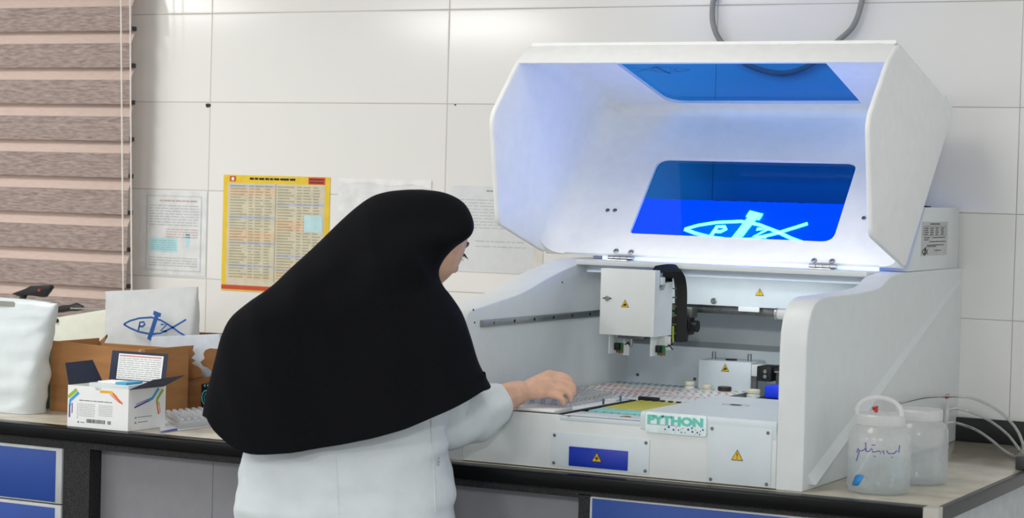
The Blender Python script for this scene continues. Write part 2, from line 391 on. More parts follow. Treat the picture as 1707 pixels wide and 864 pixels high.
MB().box(BX0, BX1 + .01, -.12, 0, zt, zt + .09, bev=.01).build('head_box', M_frame, bt)
cords = []
for (px, px2) in ((201.5, 205.5), (217, 219.5)):
    a = at_y(px, 0, -.13); b = at_y(px2, 478, -.13); d = (b - a) / (a.z - b.z)
    cords.append(MB().tube([a - d * (zt + .05 - a.z) * 1, a, b, b + d * .1], .0022, 8).build('pull_cord', mat('white_cord', '#e8e6e2', .6), bt))
# ------------------------------------------------------------------ worktop and cabinets
CZ = .86; CY = -1.198; CXR = 2.5495
wt = thing('worktop', (1.0, -.6, .83), 'long beige stone worktop with a black front edge', 'worktop')
MB().box(WX0, CXR - .012, CY + .046, -.002, .832, CZ, bev=.001).build('slab', M_top, wt)
MB().box(WX0, CXR - .03, CY, CY + .046, .8295, CZ, bev=.004).build('front_edge', M_edge, wt)
MB().box(CXR - .012, CXR, CY + .03, -.002, .8295, CZ + .0005, bev=.003).build('end_edge', M_dblock, wt)
MB().prism(round_poly([(CXR - .03, CY, .8295), (CXR, CY, .8295), (CXR, CY + .03, .8295), (CXR - .03, CY + .03, .8295)], [0, .02, 0, 0], 4), (0, 0, CZ + .001 - .8295), bev=.002).build('corner_cap', M_trim, wt)
struct(MB().box(WX0, 4.5, -.016, -.0005, CZ + .0006, .9185, bev=.002).build('trim_1', M_black))
def drawer_front(parent, x0, x1, z0, z1, edge=.012, wide=.018):
    f = MB().box(x0, x1, -1.184, -1.166, z0, z1, 0, bev=.003); d = f.build('drawer', M_frame, parent)
    MB().box(x0 + edge, x1 - wide, -1.1848, -1.170, z0 + .004, z1 - edge * .6, 0, bev=.0006).build('drawer_face', M_bluedoor, d)
    return d
cl = thing('base_cabinet', (-.3, -.9, 0), 'speckled dark cabinet with blue drawers under the left end of the worktop', 'cabinet', 'speckled base cabinets')
c = MB(); c.box(-1.2, .5105, -1.165, -.05, .08, .829); c.box(-1.2, .5105, -1.18, -1.165, .808, .829); c.box(.4335, .5105, -1.18, -1.165, .08, .808); c.build('carcass', M_granite, cl)
MB().box(-1.2, .47, -1.12, -.1, 0, .08).build('plinth', M_black, cl)
drawer_front(cl, -.35, .4315, .6745, .8075); drawer_front(cl, -.35, .4315, .46, .672); drawer_front(cl, -.35, .4315, .1, .457)
pn = thing('knee_hole_panel', (1.14, -1.1, 0), 'plain grey panel set back between the two speckled cabinets', 'panel')
MB().box(.511, 1.60, -1.135, -1.12, 0, .815).build('panel_board', M_panel, pn)
MB().box(.511, .83, -1.1362, -1.135, 0, .8135).build('panel_cover', M_panel, pn)
MB().box(.511, 1.7815, -1.18, -1.14, .812, .829).build('top_rail', M_granite, pn)
MB().box(1.60, 1.7815, -1.135, -1.12, 0, .815).build('panel_board', M_panel, pn)
cr = thing('base_cabinet', (2.16, -.9, 0), 'speckled dark cabinet with blue drawers under the white analyser', 'cabinet', 'speckled base cabinets')
c = MB(); c.box(1.782, 2.50, -1.165, -.05, .08, .829); c.box(1.782, 2.50, -1.18, -1.165, .818, .829); c.box(1.782, 1.808, -1.18, -1.165, .08, .82); c.build('carcass', M_granite, cr)
MB().box(1.80, 2.48, -1.12, -.1, 0, .08).build('plinth', M_black, cr)
MB().box(2.50, 2.522, -1.165, -.05, .0, .829).build('side_panel', M_frame, cr)
drawer_front(cr, 1.809, 2.50, .62, .8175, .006, .01); drawer_front(cr, 1.809, 2.50, .36, .617, .006, .01); drawer_front(cr, 1.809, 2.50, .1, .357, .006, .01)
t = thing('trim_block', (2.5, -.45, CZ), 'small dark block at the end of the worktop holding the clear hoses', 'block')
p = at_z(1703, 783, CZ + .001)
MB().box(p.x - .012, min(p.x + .03, CXR + .02), p.y - .012, p.y + .04, CZ + .0008, CZ + .031, bev=.003).build('block_body', M_dblock, t)

# ------------------------------------------------------------------ the analyser
AN = thing('laboratory_analyser', (1.83, -.57, CZ), 'white benchtop laboratory analyser with open hood and blue windows', 'laboratory analyser')
XL0, XL, XR, XR1 = 1.40, 1.485, 2.1992, 2.2565
YF = -1.143
def yz(pts, x): return [(x, y, z) for y, z in pts]
prof = round_poly([(0, .8602), (YF, .8602), (YF, 1.247), (-.80, 1.2492), (-.665, 1.256), (-.60, 1.279), (-.50, 1.2855), (0, 1.2868)], [.004, .004, .10, .05, .05, .04, .05, .004], 6)
prof = [(p.x, p.y) for p in prof]
rp = MB().prism(yz(prof, XR), (XR1 - XR, 0, 0), bev=.009, seg=3, ang=1.2).build('side_panel', M_white, AN, ang=50)
# bright diagonal streak on right side, built as a ridge tilted to catch light
a, b = Vector((XR1, -.035, 1.258)), Vector((XR1, -1.108, .882)); d = (b - a).normalized(); up = Vector((1, 0, 0)).cross(d); up = up if up.z > 0 else -up
hw = .0105
r = MB(); n = X_
vv = [a + up * .004 - n * .001, a - up * .004 - n * .001, b - up * hw - n * .001, b + up * hw - n * .001, a - up * .0038 + n * .0055, b - up * hw * .95 + n * .015]
r._faces(vv, [(0, 4, 5, 3), (4, 1, 2, 5), (0, 1, 4), (3, 5, 2)], 0); r.build('streak_ridge', M_white, rp)
profl = round_poly([(0, .8602), (YF, .8602), (YF, 1.183), (-.88, 1.2145), (-.70, 1.258), (-.53, 1.2855), (0, 1.2868)], [.004, .004, .03, .06, .08, .06, .004], 6)
profl = [(p.x, p.y) for p in profl]
lp = MB().prism(yz(profl, XL0), (XL - XL0, 0, 0), bev=.008, seg=3, ang=1.2).build('side_panel', M_white, AN, ang=50)
# inside of left panel: rail, bolts
rl = MB(); rl.box(XL, XL + .009, -1.08, -.30, 1.1475, 1.1625, bev=.001); rr_ = rl.build('guide_rail', M_steel, AN)
for y in (-1.03, -.93, -.83, -.73, -.63, -.53): MB().cyl((XL + .0088, y, 1.155), (XL + .0102, y, 1.155), .0035, 10).build('bolt', M_dsteel if y < -1 else M_black, rr_)
def bolt(c, nrm, r=.005, h=.003, m=None, parent=AN, name='screw'):
    c = Vector(c); nrm = Vector(nrm).normalized(); ex = nrm.orthogonal().normalized()
    s = MB().lathe([(r, -.0005), (r, h * .5), (r * .72, h), (r * .35, h), (r * .3, h * .5)], c, 14, 0, nrm, ex)
    return s.build(name, m or M_dsteel, parent)
for q in ((789, 517), (791, 538), (937, 471)): bolt(at_x(q[0], q[1], XL), X_, .0025, .0012, M_black)
# front
fp = MB(); fp.box(XL, XR, YF, YF + .012, .8625, .9765, bev=.0015); fpo = fp.build('front_panel', M_white, AN)
rb = MB(); rb.prism(round_poly([(1.9, YF - .001, .9605), (1.9, YF - .001, .9985), (1.9, -.70, .9985), (1.9, -.65, .9925), (1.9, -.65, .9605)], [.002, .012, .03, .01, .002], 5), (XR - 1.9 - .0008, 0, 0), bev=.002, ang=1.0); rb.build('deck_cover', M_cool, AN)
dk = MB(); dk.box(XL, XR, YF + .012, -.28, .955, .966); dk.build('deck', M_cool, AN)
pc = MB().box(1.715, 1.9, YF - .0005, -1.035, .966, .9765, bev=.001).build('deck_front_cover', M_cool, AN)
def panel_on_front(q, name, m, scr=True, th=.0025):
    P = [at_y(x, y, YF) for x, y in q]; x0 = (P[0].x + P[3].x) / 2; x1 = (P[1].x + P[2].x) / 2; z1 = (P[0].z + P[1].z) / 2; z0 = (P[2].z + P[3].z) / 2
    o = MB().box(x0, x1, YF - th, YF, z0, z1, bev=.0008).build(name, m, AN)
    if scr:
        for sx in (x0 + .008, x1 - .008):
            for sz in (z0 + .007, z1 - .007): bolt((sx, YF - th, sz), -Y_, .0036, .0015, M_dsteel, o)
    return o, (x0, x1, z0, z1)
lpn, lb = panel_on_front([(921, 720), (1083, 733), (1083, 792), (917, 776)], 'access_panel', M_cool)
rpn, rb_ = panel_on_front([(1183, 708), (1288, 717), (1284, 816), (1178, 802)], 'access_panel', M_cool)
P = [at_y(x, y, YF) for x, y in ((951, 744), (1048, 752.5), (1047, 785), (949, 776))]
wd = MB().box((P[0].x + P[3].x) / 2, (P[1].x + P[2].x) / 2, YF - .006, YF - .002, (P[2].z + P[3].z) / 2, (P[0].z + P[1].z) / 2, bev=.0008).build('waste_drawer', M_blueplate, AN)
def warn_tri(c, ux, uy, nrm, s, parent, kind='bang'):
    f = Flat(c, ux, uy, nrm, .0003)
    t = [(-.5, -.43), (.5, -.43), (0, .43)]
    f.poly([(x * s, y * s) for x, y in t], 1, 1); f.poly([(x * s * .82, y * s * .82 - s * .015) for x, y in t], 0, 2)
    if kind == 'bang':
        f.poly([(x * s, y * s) for x, y in ((-.045, .16), (-.02, -.16), (.02, -.16), (.045, .16))], 1, 3); f.disc(0, -.25 * s, .045 * s, 1, 3, 10)
    elif kind == 'bio':
        for a in (90, 210, 330):
            x, y = .13 * math.cos(math.radians(a)), -.1 + .13 * math.sin(math.radians(a)); f.disc(x * s, y * s, .12 * s, 1, 3, 12); f.disc(x * s * 1.25, (-.1 + (y + .1) * 1.25) * s, .075 * s, 0, 4, 10)
        f.disc(0, -.1 * s, .06 * s, 1, 5, 10)
    else:
        f.poly([(x * s, y * s) for x, y in ((-.26, -.22), (-.1, -.08), (.02, -.02), (.2, -.1), (.24, -.2), (.1, -.24), (-.2, -.3))], 1, 3)
        f.poly([(x * s, y * s) for x, y in ((-.1, 0), (.0, .1), (.12, .04), (.02, .0))], 1, 3)
    return f.build('warning_triangle', [M_yellow, M_ink], parent)
warn_tri(at_y(995, 762.5, YF - .0062), X_, Z_, -Y_, .024, wd, 'bio')
warn_tri(at_y(1229, 759, YF - .0027), X_, Z_, -Y_, .026, rpn)
# maker's plate
P = [at_y(x, y, YF - .004) for x, y in ((1077, 686), (1178, 694), (1177, 730), (1075.5, 720))]
px0, px1 = (P[0].x + P[3].x) / 2, (P[1].x + P[2].x) / 2; pz1, pz0 = (P[0].z + P[1].z) / 2, (P[2].z + P[3].z) / 2
plate = MB().prism([(x, YF - .001, z) for x, z in rrect(px1 - px0, pz1 - pz0, .005, 4, (px0 + px1) / 2, (pz0 + pz1) / 2)], (0, -.004, 0), bev=.0006).build('name_plate', mat('pale_mint_plate', '#dfeeee', .3), AN)
M_mint = mat('mint_lettering', '#69c9bb', .4)
pw = px1 - px0; ph = pz1 - pz0
text_obj('PYTHON', ph * .53, Vector((px0 + pw * .03, YF - .0052, pz0 + ph * .47)), X_, Z_, M_mint, plate, 'lettering', bold=.0015, sx=1.34)
f = Flat((px0, YF - .0052, pz0), X_, Z_, -Y_, .0002)
for i in range(22):
    x = .035 + i * .025; f.rect(pw * x, ph * .40, pw * (x + .018), ph * .43, 1, 1)
for (x, y, r_) in ((.39, .34, .055), (.33, .22, .04), (.47, .23, .05), (.55, .23, .035), (.6, .13, .035), (.62, .33, .025), (.66, .14, .03), (.51, .34, .02), (.71, .29, .055), (.77, .37, .045), (.78, .2, .05), (.83, .3, .022), (.86, .18, .042), (.9, .1, .035), (.91, .25, .03), (.95, .33, .045), (.82, .08, .02), (.5, .12, .018), (.59, .27, .018)):
    f.disc(pw * x, ph * y, ph * r_, 0, 1, 14)
f.build('dot_print', [mat('navy_dot', '#2c3c96', .5), mat('violet_line', '#8784b4', .5)], plate)
# deck cover print
c0 = at_z(1226, 675.5, .9988); f = Flat(c0, X_, Y_, Z_, .0003); f.mb
for k in range(18):
    a0, a1 = 20 * k, 20 * k + 20
    pts = arc(0, 0, .03, .017, a0, a1, 2); f.stroke(pts, .0022, 1, 1)
f.disc(0, .001, .014, 0, 2, 12, .009); f.build('pinch_symbol', [M_ink, M_pink], AN)
warn_tri(at_z(1046, 694.5, .9768), X_, Y_, Z_, .03, pc, 'hand')
bolt(at_z(948, 694, .9768), Z_, .003, .0015, M_dsteel); bolt(at_z(1072, 699, .9768), Z_, .003, .0015, M_dsteel)
# interior back
bp = MB(); bp.box(XL, XR, -.285, -.275, .955, 1.072); bp.prism([(XL, -.285, 1.072), (XL, -.235, 1.083), (XL, -.235, 1.262), (XL, -.225, 1.262), (XL, -.225, 1.06), (XL, -.28, 1.06)], (XR - XL, 0, 0)); bp.build('back_panel', M_cool, AN)
for q in ((1063, 625), (1158, 632)): bolt(at_y(q[0], q[1], -.286), -Y_, .004, .002, M_dsteel)
tp = MB(); tp.box(XL, XR, -.545, -.002, 1.262, 1.2862, bev=.001); tp.build('top_plate', M_white, AN)
lip = MB(); lip.box(XL - .002, XR + .0005, -.592, -.545, 1.2755, 1.2870, bev=.001); lip.build('front_lip', M_white, AN)
MB().box(XL, XR, -.02, -.002, .8625, 1.262).build('rear_panel', M_cool, AN)
bm_ = MB().box(XL, XR, -.432, -.42, 1.186, 1.262, bev=.001).build('gantry_cover', M_cool, AN)
warn_tri(at_y(1266.5, 487, -.433), X_, Z_, -Y_, .021, bm_)
bolt(at_y(1190, 502, -.433), -Y_, .0075, .004, M_steel, bm_, 'cam_lock')
MB().box(XL, XR, -.418, -.36, 1.166, 1.184, bev=.001).build('gantry_beam', M_dsteel, AN)
p0, p1 = at_y(1231, 511, -.44), at_y(1265, 521, -.44)
MB().box(p0.x, p1.x, -.441, -.433, p1.z, p0.z, bev=.001).build('sensor_tag', M_white, AN)
# roller stub on right wall
pw_ = at_y(1297, 524, -.75); rz = pw_.z
MB().lathe([(.012, 0), (.0135, .001), (.0135, .005), (.0125, .006)], (pw_.x - .006, -.75, rz), 20, 0, X_, Y_).build('roller_ring', M_steel, AN)
MB().cyl((pw_.x, -.75, rz), (pw_.x + .032, -.75, rz), .0115, 20).build('roller', M_white, AN)
MB().cyl((pw_.x + .032, -.75, rz), (XR + .002, -.75, rz), .008, 16).build('roller_shaft', M_black, AN)
# pipetting head
HX0, HX1, HY0, HY1, HZ0, HZ1 = 1.602, 1.738, -.7085, -.604, 1.121, 1.2735
hb = MB().prism([(HX0, y, z) for y, z in round_poly([(HY0, HZ0), (HY0, HZ1), (HY0 + .028, HZ1), (HY0 + .028, HZ1 - .046), (HY0 + .056, HZ1 - .046), (HY0 + .066, HZ1 - .03), (HY1, HZ1 - .028), (HY1, HZ0)], [.001, .001, .001, .006, .006, .003, .001, .001], 3)], (HX1 - HX0, 0, 0), bev=.003, seg=3)
head = hb.build('pipetting_head', M_white, AN)
warn_tri(at_y(1042, 506, HY0), X_, Z_, -Y_, .021, head, 'hand')
c = at_y(1012, 497.5, HY0); bolt(c, -Y_, .006, .004, M_steel, head, 'cam_lock'); Flat(c, X_, Z_, -Y_, .0003).poly([(-.014, 0), (0, .0035), (.014, 0), (0, -.0035)]).build('lock_slot', M_ink, head)
# things inside the notch and cable chain
MB().box(HX0 + .01, HX1 - .012, HY0 + .03, HY1 + .03, HZ1 - .10, HZ1 - .012, bev=.004).build('head_carriage', M_black, head)
c = MB(); c.box(HX1 - .014, HX1 + .004, HY0 + .032, HY0 + .052, HZ1 - .034, HZ1 - .016, 0, bev=.002); c.cyl((HX1 - .005, HY0 + .042, HZ1 - .016), (HX1 - .005, HY0 + .042, HZ1 - .006), .006, 12, 1); c.build('tube_connector', [M_white, M_dsteel], head)
ch = smooth_path([(HX1 - .02, -.66, HZ1 - .007), (HX1 - .003, -.62, HZ1 - .003), (HX1 + .003, -.585, HZ1 - .009), (HX1 + .004, -.565, HZ1 - .04), (HX1 + .004, -.56, HZ1 - .09), (HX1 + .004, -.56, HZ1 - .14), (HX1 + .004, -.562, HZ1 - .17)], 5)
cc = MB(); cc.tube(ch, .0165, 4); chain = cc.build('cable_chain', M_rubber, head, ang=20)
for i in range(6):
    z = HZ1 - .045 - i * .021
    MB().box(HX1 - .013, HX1 + .0, -.5775, -.573, z - .0015, z + .0015).build('chain_mark', mat('olive_mark', '#6f7038', .5), chain)
MB().tube(smooth_path([(HX1 - .004, -.585, HZ0 + .02), (HX1 - .004, -.585, HZ0 - .005), (HX1 - .003, -.584, HZ0 - .018)]), .0028, 8).build('green_wire', mat('green_wire', '#97a63a', .5), head)
# belt motor assembly behind head
mo = MB(); q = at_y(1170, 543, -.41)
mo.cyl((q.x - .02, -.45, q.z), (q.x + .006, -.45, q.z), .014, 18); mo.box(q.x - .06, q.x - .014, -.47, -.42, q.z - .022, q.z + .02, bev=.003); mo.box(q.x - .07, q.x - .03, -.46, -.42, q.z - .04, q.z - .01, bev=.002); mo.cyl((q.x - .03, -.465, q.z - .022), (q.x - .03, -.44, q.z - .022), .009, 12)
motor = mo.build('carriage_motor', M_black, AN)
MB().box(q.x - .055, q.x - .004, -.468, -.43, q.z + .02, q.z + .045, bev=.002).build('motor_bracket', M_dsteel, motor)
MB().box(q.x - .05, q.x - .02, -.472, -.466, q.z + .026, q.z + .042).build('circuit_board', M_wire_g, motor)
MB().tube(smooth_path([(q.x - .055, -.47, q.z + .036), (q.x - .02, -.475, q.z + .03), (q.x - .008, -.47, q.z + .012), (q.x - .012, -.465, q.z - .005)]), .003, 8).build('motor_cable', M_rubber, motor)
# under the head: nozzle and two sensor arms
c = at_y(1052, 575, -.66)
nz_ = MB().lathe([(.003, -.022), (.0042, -.012), (.0042, -.002), (.008, 0), (.008, .008)], (c.x, -.66, HZ0 - .006), 14).build('nozzle', M_steel, head)
MB().box(c.x - .022, c.x + .045, -.69, -.62, HZ0 - .008, HZ0 - .0002, bev=.001).build('head_base', M_dsteel, head)
for (px, z_) in ((1021, .0), (1090, .0)):
    a = at_y(px, 585, -.665); x = a.x
    ar = MB().box(x - .0018, x + .0018, -.685, -.64, HZ0 - .046, HZ0 - .0002, bev=.001).build('sensor_arm', M_white, head)
    MB().box(x + .0005, x + .02, -.648, -.644, HZ0 - .045, HZ0 - .022).build('circuit_board', M_wire_g, ar)
    MB().box(x + .002, x + .013, -.662, -.648, HZ0 - .038, HZ0 - .022, bev=.001).build('sensor', M_black, ar)
    MB().box(x + .018, x + .034, -.647, -.645, HZ0 - .05, HZ0 - .001).build('arm_plate', M_white, ar) if px < 1050 else MB().box(x + .001, x + .031, -.643, -.6405, HZ0 - .032, HZ0 - .0002).build('arm_plate', M_white, ar)
    k = x + .033
    s = MB(); s.obox(Vector((k - .009, -.648, HZ0 - .026)), Vector((.017, 0, .007)), Vector((0, -.002, 0)), Vector((0, 0, .003))); s.obox(Vector((k - .006, -.648, HZ0 - .018)), Vector((.012, 0, -.012)), Vector((0, -.002, 0)), Vector((.003, 0, 0))); s.build('thumb_screw', M_black, ar)
    MB().tube(smooth_path([(x + .012, -.66, HZ0 - .04), (x + .018, -.664, HZ0 - .044), (x + .023, -.66, HZ0 - .038)]), .0015, 6).build('red_wire', M_red, ar)
# washing module at the back right
a, b = at_y(1165, 603, -.40), at_y(1252, 607, -.40)
mod = MB().box(a.x, b.x, -.40, -.30, .966, 1.0515, bev=.0012).build('wash_module', M_cool, AN)
warn_tri(at_y(1209, 613, -.401), X_, Z_, -Y_, .021, mod, 'hand')
for px in (1190, 1249.5):
    c = at_y(px, 600, -.36); MB().cyl((c.x, -.36, 1.05), (c.x, -.36, 1.0695), .0052, 16).build('guide_post', M_steel, mod)
c = at_y(1219, 601, -.36); MB().cyl((c.x, -.36, 1.0515), (c.x, -.36, 1.0545), .014, 20).build('module_cap', M_black, mod)
x = b.x
MB().box(x + .001, x + .026, -.40, -.34, 1.020, 1.0475, bev=.001).build('module_arm', M_white, mod)
vb = MB().box(x + .026, x + .062, -.43, -.36, 1.012, 1.0475, bev=.002).build('valve_block', M_black, mod)
MB().box(x + .06, x + .075, -.415, -.37, 1.032, 1.0435, bev=.001).build('valve_tab', M_black, vb)
for z in (1.024, 1.036): MB().cyl((x + .048, -.434, z), (x + .048, -.43, z), .0045, 12).build('valve_port', M_steel, vb)
MB().box(x + .07, x + .14, -.42, -.37, 1.002, 1.034, bev=.002).build('motor_bracket', M_dsteel, mod)
MB().box(x + .084, x + .14, -.428, -.421, 1.009, 1.026).build('connector', M_black, mod)
MB().box(x + .068, x + .14, -.424, -.366, 1.034, 1.038).build('bracket_lip', M_steel, mod)
MB().tube(smooth_path([(x + .09, -.41, 1.038), (x + .105, -.41, 1.05), (x + .13, -.4, 1.062)]), .002, 8).build('red_wire', M_red, mod)
MB().box(x + .094, x + .108, -.40, -.398, 1.052, 1.07).build('striped_tag', M_white, mod)
MB().box(x + .002, x + .012, -.395, -.38, .966, 1.02).build('post', M_dsteel, mod)
a, b = at_y(1274, 661, -.6), at_y(1300, 645, -.6)
MB().box(a.x, a.x + .055, -.6, -.55, a.z - .004, b.z, bev=.003).build('reagent_block', M_blueblock, AN)
MB().box(a.x - .018, a.x + .07, -.61, -.545, .966, a.z - .0045).build('block_holder', M_black, AN)
# ---- hood
LX0, LX1 = 1.335, 2.2565
TH_SIDE = .013
P0, P4, PT, P3, P2, P1 = (-.483, 1.2975), (-.1188, 1.6723), (-.5853, 1.7968), (-.656, 1.751), (-.7832, 1.6187), (-.7356, 1.3686)
hp = round_poly([P0, P4, PT, P3, P2, P1], [.012, .02, .02, .012, .03, .02], 5); hp = [(p.x, p.y) for p in hp]
TH = .013
HOOD = bpy.data.objects.new('hood', None); COL.objects.link(HOOD); HOOD.location = (0, 0, 0); HOOD.parent = AN; HOOD.matrix_parent_inverse = Matrix.Translation(-abs_loc(AN))
for x in (LX0, LX1 - TH): MB().prism(yz(hp, x), (TH, 0, 0), bev=.005, seg=3, ang=1.2).build('hood_side', M_lidin, HOOD, ang=50)
def hole_plate(p0, p1, win, name, th, m):
    """plate between two profile points across the hood, with a rounded window; win = corner pixels (tl,tr,br,bl)"""
    A = Vector((0, *p0)); B = Vector((0, *p1)); e = (B - A).normalized(); nn = Vector((0, -e.z, e.y)); L = (B - A).length
    q = [at_pl(x, y, A, nn) for x, y in win[0]]; r = win[1]
    loc = [(v.x, (v - A).dot(e)) for v in q]
    inner = [(p.x, p.y) for p in round_poly([Vector((*l, 0)) for l in loc], r, 6)]
    x0, x1, y0, y1 = LX0 + TH - .004, LX1 - TH + .004, .004, L - .002
    cx = sum(p[0] for p in inner) / len(inner); cy = sum(p[1] for p in inner) / len(inner)
    outer = []
    for x, y in inner:
        dx, dy = x - cx, y - cy; s = min(((x1 - cx) / dx if dx > 0 else (x0 - cx) / dx) if abs(dx) > 1e-6 else 9, ((y1 - cy) / dy if dy > 0 else (y0 - cy) / dy) if abs(dy) > 1e-6 else 9)
        outer.append([cx + dx * s, cy + dy * s])
    for c in ((x0, y0), (x1, y0), (x1, y1), (x0, y1)):
        k = min(range(len(outer)), key=lambda i: (outer[i][0] - c[0]) ** 2 + (outer[i][1] - c[1]) ** 2); outer[k] = list(c)
    W3 = lambda x, y, d: Vector((x, A.y + e.y * y + nn.y * d, A.z + e.z * y + nn.z * d))
    if nn.z > 0: pass
    side = -1 if (Vector((0, -.45, 1.55)) - A).dot(nn) > 0 else 1     # away from the hood's inside
    mb = MB(); n = len(inner)
    v = [W3(x, y, 0) for x, y in inner] + [W3(x, y, 0) for x, y in outer] + [W3(x, y, side * th) for x, y in inner] + [W3(x, y, side * th) for x, y in outer]
    fs = []
    for i in range(n):
        j = (i + 1) % n; fs += [(i, j, n + j, n + i), (2 * n + i, 3 * n + i, 3 * n + j, 2 * n + j), (i, 2 * n + i, 2 * n + j, j), (n + i, n + j, 3 * n + j, 3 * n + i)]
    mb._faces(v, fs, 0); o = mb.build(name, m, HOOD)
    gl = MB(); dd = side * (th + .0005)
    g = [(cx + (x - cx) * 1.03, cy + (y - cy) * 1.05) for x, y in inner]
    gl.poly([W3(x, y, dd) for x, y in g], 0)
    pane = gl.build('window_pane', G_blue, HOOD)
    pane['label'] = 'translucent deep blue pane'
    return o, A, e, nn, side
wa = hole_plate(P0, P4, ([(1098, 263.5), (1430, 270), (1388, 403.5), (1049, 389)], [.03, .03, .03, .012]), 'hood_front', .008, M_lidin)
wb = hole_plate(P4, PT, ([(1024, 104), (1374, 102), (1437, 173), (1117, 173)], [.004, .004, .006, .05]), 'hood_top', .008, M_lidin)
fl = MB(); fl.prism([(LX0 + TH - .004, *PT), (LX0 + TH - .004, *P3), (LX0 + TH - .004, P3[0] + .012, P3[1] - .003), (LX0 + TH - .004, PT[0] + .012, PT[1] - .010)], (LX1 - LX0 - 2 * TH + .008, 0, 0), bev=.003, seg=2); fl.build('hood_rim', M_lidin, HOOD)
# soft inner fillet along the bend
A = Vector((0, *P4)); f1 = (Vector((0, *P0)) - A).normalized() * .035; f2 = (Vector((0, *PT)) - A).normalized() * .035
pr_ = [A + f1 * (1 - t) ** 2 + f2 * t * t for t in (i / 6 for i in range(7))]
fb = MB(); fb.prism([Vector((LX0 + TH - .002, p.y, p.z)) for p in pr_] + [Vector((LX0 + TH - .002, A.y + .002, A.z + .002))], (LX1 - LX0 - 2 * TH + .004, 0, 0)); fb.build('hood_fillet', M_lidin, HOOD)
def side_fillet(p0, p1, nin, x, sx, R):
    a = Vector((x, *p0)); b = Vector((x, *p1)); n_ = Vector(nin)
    pr = [Vector((sx * R * (1 - t) ** 2, 0, 0)) + n_ * (R * t * t) for t in (i / 6 for i in range(7))]
    MB().prism([a + q for q in pr] + [a - X_ * sx * .001 - n_ * .001], b - a).build('hood_fillet', M_lidin, HOOD, ang=60)
for q0, q1, ww in ((P0, P4, wa), (P4, PT, wb)):
    for x, sx in ((LX0 + TH, 1), (LX1 - TH, -1)): side_fillet(q0, q1, ww[3] * (-ww[4]), x, sx, .05 if q0 is P0 else .035)
NAin = wa[3] * (-wa[4])
for q in ((1013, 351), (1025, 351), (1440, 364)): bolt(at_pl(*q, wa[1], wa[3]), NAin, .0055, .003, M_dsteel, HOOD)
for q in ((1027, 419), (1052, 421), (1357, 435), (1387, 436)): bolt(at_pl(*q, wa[1], wa[3]), NAin, .007, .004, M_steel, HOOD)
for px, py in ((1038, 431), (1374, 446.5)):
    c = at_pl(px, py, wa[1], wa[3]); h = MB()
    for i in range(4): h.cyl((c.x - .033 + i * .0167, -.5, 1.2925), (c.x - .033 + i * .0167 + .0158, -.5, 1.2925), .0052, 14)
    h.box(c.x - .026, c.x + .026, -.497, -.478, 1.2925, 1.2965)
    h.box(c.x - .026, c.x + .026, -.525, -.5, 1.2864, 1.2885); h.build('hinge', M_steel, AN)
lg = MB(); lg.box(XL + .01, XR - .01, -.470, -.463, 1.2862, 1.2945); lg.build('light_strip', M_led, AN)
def strip_light(x0, x1, c, nrm, wid, watts, col):
    la = bpy.data.lights.new('strip_light', 'AREA'); la.shape = 'RECTANGLE'; la.size = x1 - x0; la.size_y = wid; la.energy = watts; la.color = col
    lo = bpy.data.objects.new('strip_light', la); COL.objects.link(lo); n_ = Vector(nrm).normalized()
    z_ = -n_; y_ = z_.cross(X_).normalized(); lo.matrix_world = Matrix.Translation(Vector(((x0 + x1) / 2, *c))) @ Matrix((X_, y_, z_)).transposed().to_4x4()
strip_light(XL + .01, XR - .01, (-.535, 1.2885), (0, .15, 1), .012, LED_UP, (1, .96, .90))
MB().box(XL + .01, XR - .01, -.558, -.536, 1.2575, 1.2618, bev=.001).build('light_strip', mat('dim_led_strip', '#dfe6ef', .5, emit='#cfe0ff', estr=.25), AN)
strip_light(XL + .14, XR - .10, (-.547, 1.2565), (0, .25, -1), .018, LED_IN, (.94, .97, 1))
# sign's mirrored reflection drawn as a dark mark on the hood top pane
def fish(f, s, cx, cy, m, l, flip=1, w=.05, letters=True, m2=None, ys=1):
    m2 = m if m2 is None else m2
    T = lambda pts: [(cx + flip * x * s, cy + y * s) for x, y in pts]
    Ty = lambda pts: T([(x, y * ys) for x, y in pts])
    f.stroke(Ty([(-1, 0), (-.8, .12), (-.5, .22), (-.1, .27), (.2, .2), (.55, .02), (.8, -.14), (1, -.24)]), w * s, m, l)
    f.stroke(Ty([(-1, 0), (-.8, -.1), (-.5, -.2), (-.1, -.25), (.2, -.2), (.55, -.02), (.8, .14), (1.0, .27)]), w * s, m, l)
    f.stroke(T([(-.16, -.36), (.09, .34)]), w * 2.6 * s, m, l + 1); f.stroke(T([(-.03, .36), (.21, .30)]), w * 2.2 * s, m2, l + 2)
    if letters:
        f.stroke(Ty([(-.52, -.16), (-.47, .10), (-.35, .11), (-.31, .04), (-.38, -.03), (-.49, -.03)]), w * 1.1 * s, m2, l)
        f.stroke(Ty([(.20, .07), (.38, .07), (.2, -.13), (.4, -.13)]), w * 1.1 * s, m2, l)
e = wb[2]; c = at_pl(1102, 121, wb[1], wb[3])
f = Flat(c, X_, e, wb[3] * (-wb[4]), .001); fish(f, .075, 0, .0, 0, -7, -1, .035)
for i in range(13): f.rect(-.075 + i * .0118, .05, -.075 + i * .0118 + .008, .058, 0, -7)
f.build('sign_reflection', [mat('reflection_navy', '#1a2c62', .5)], HOOD)
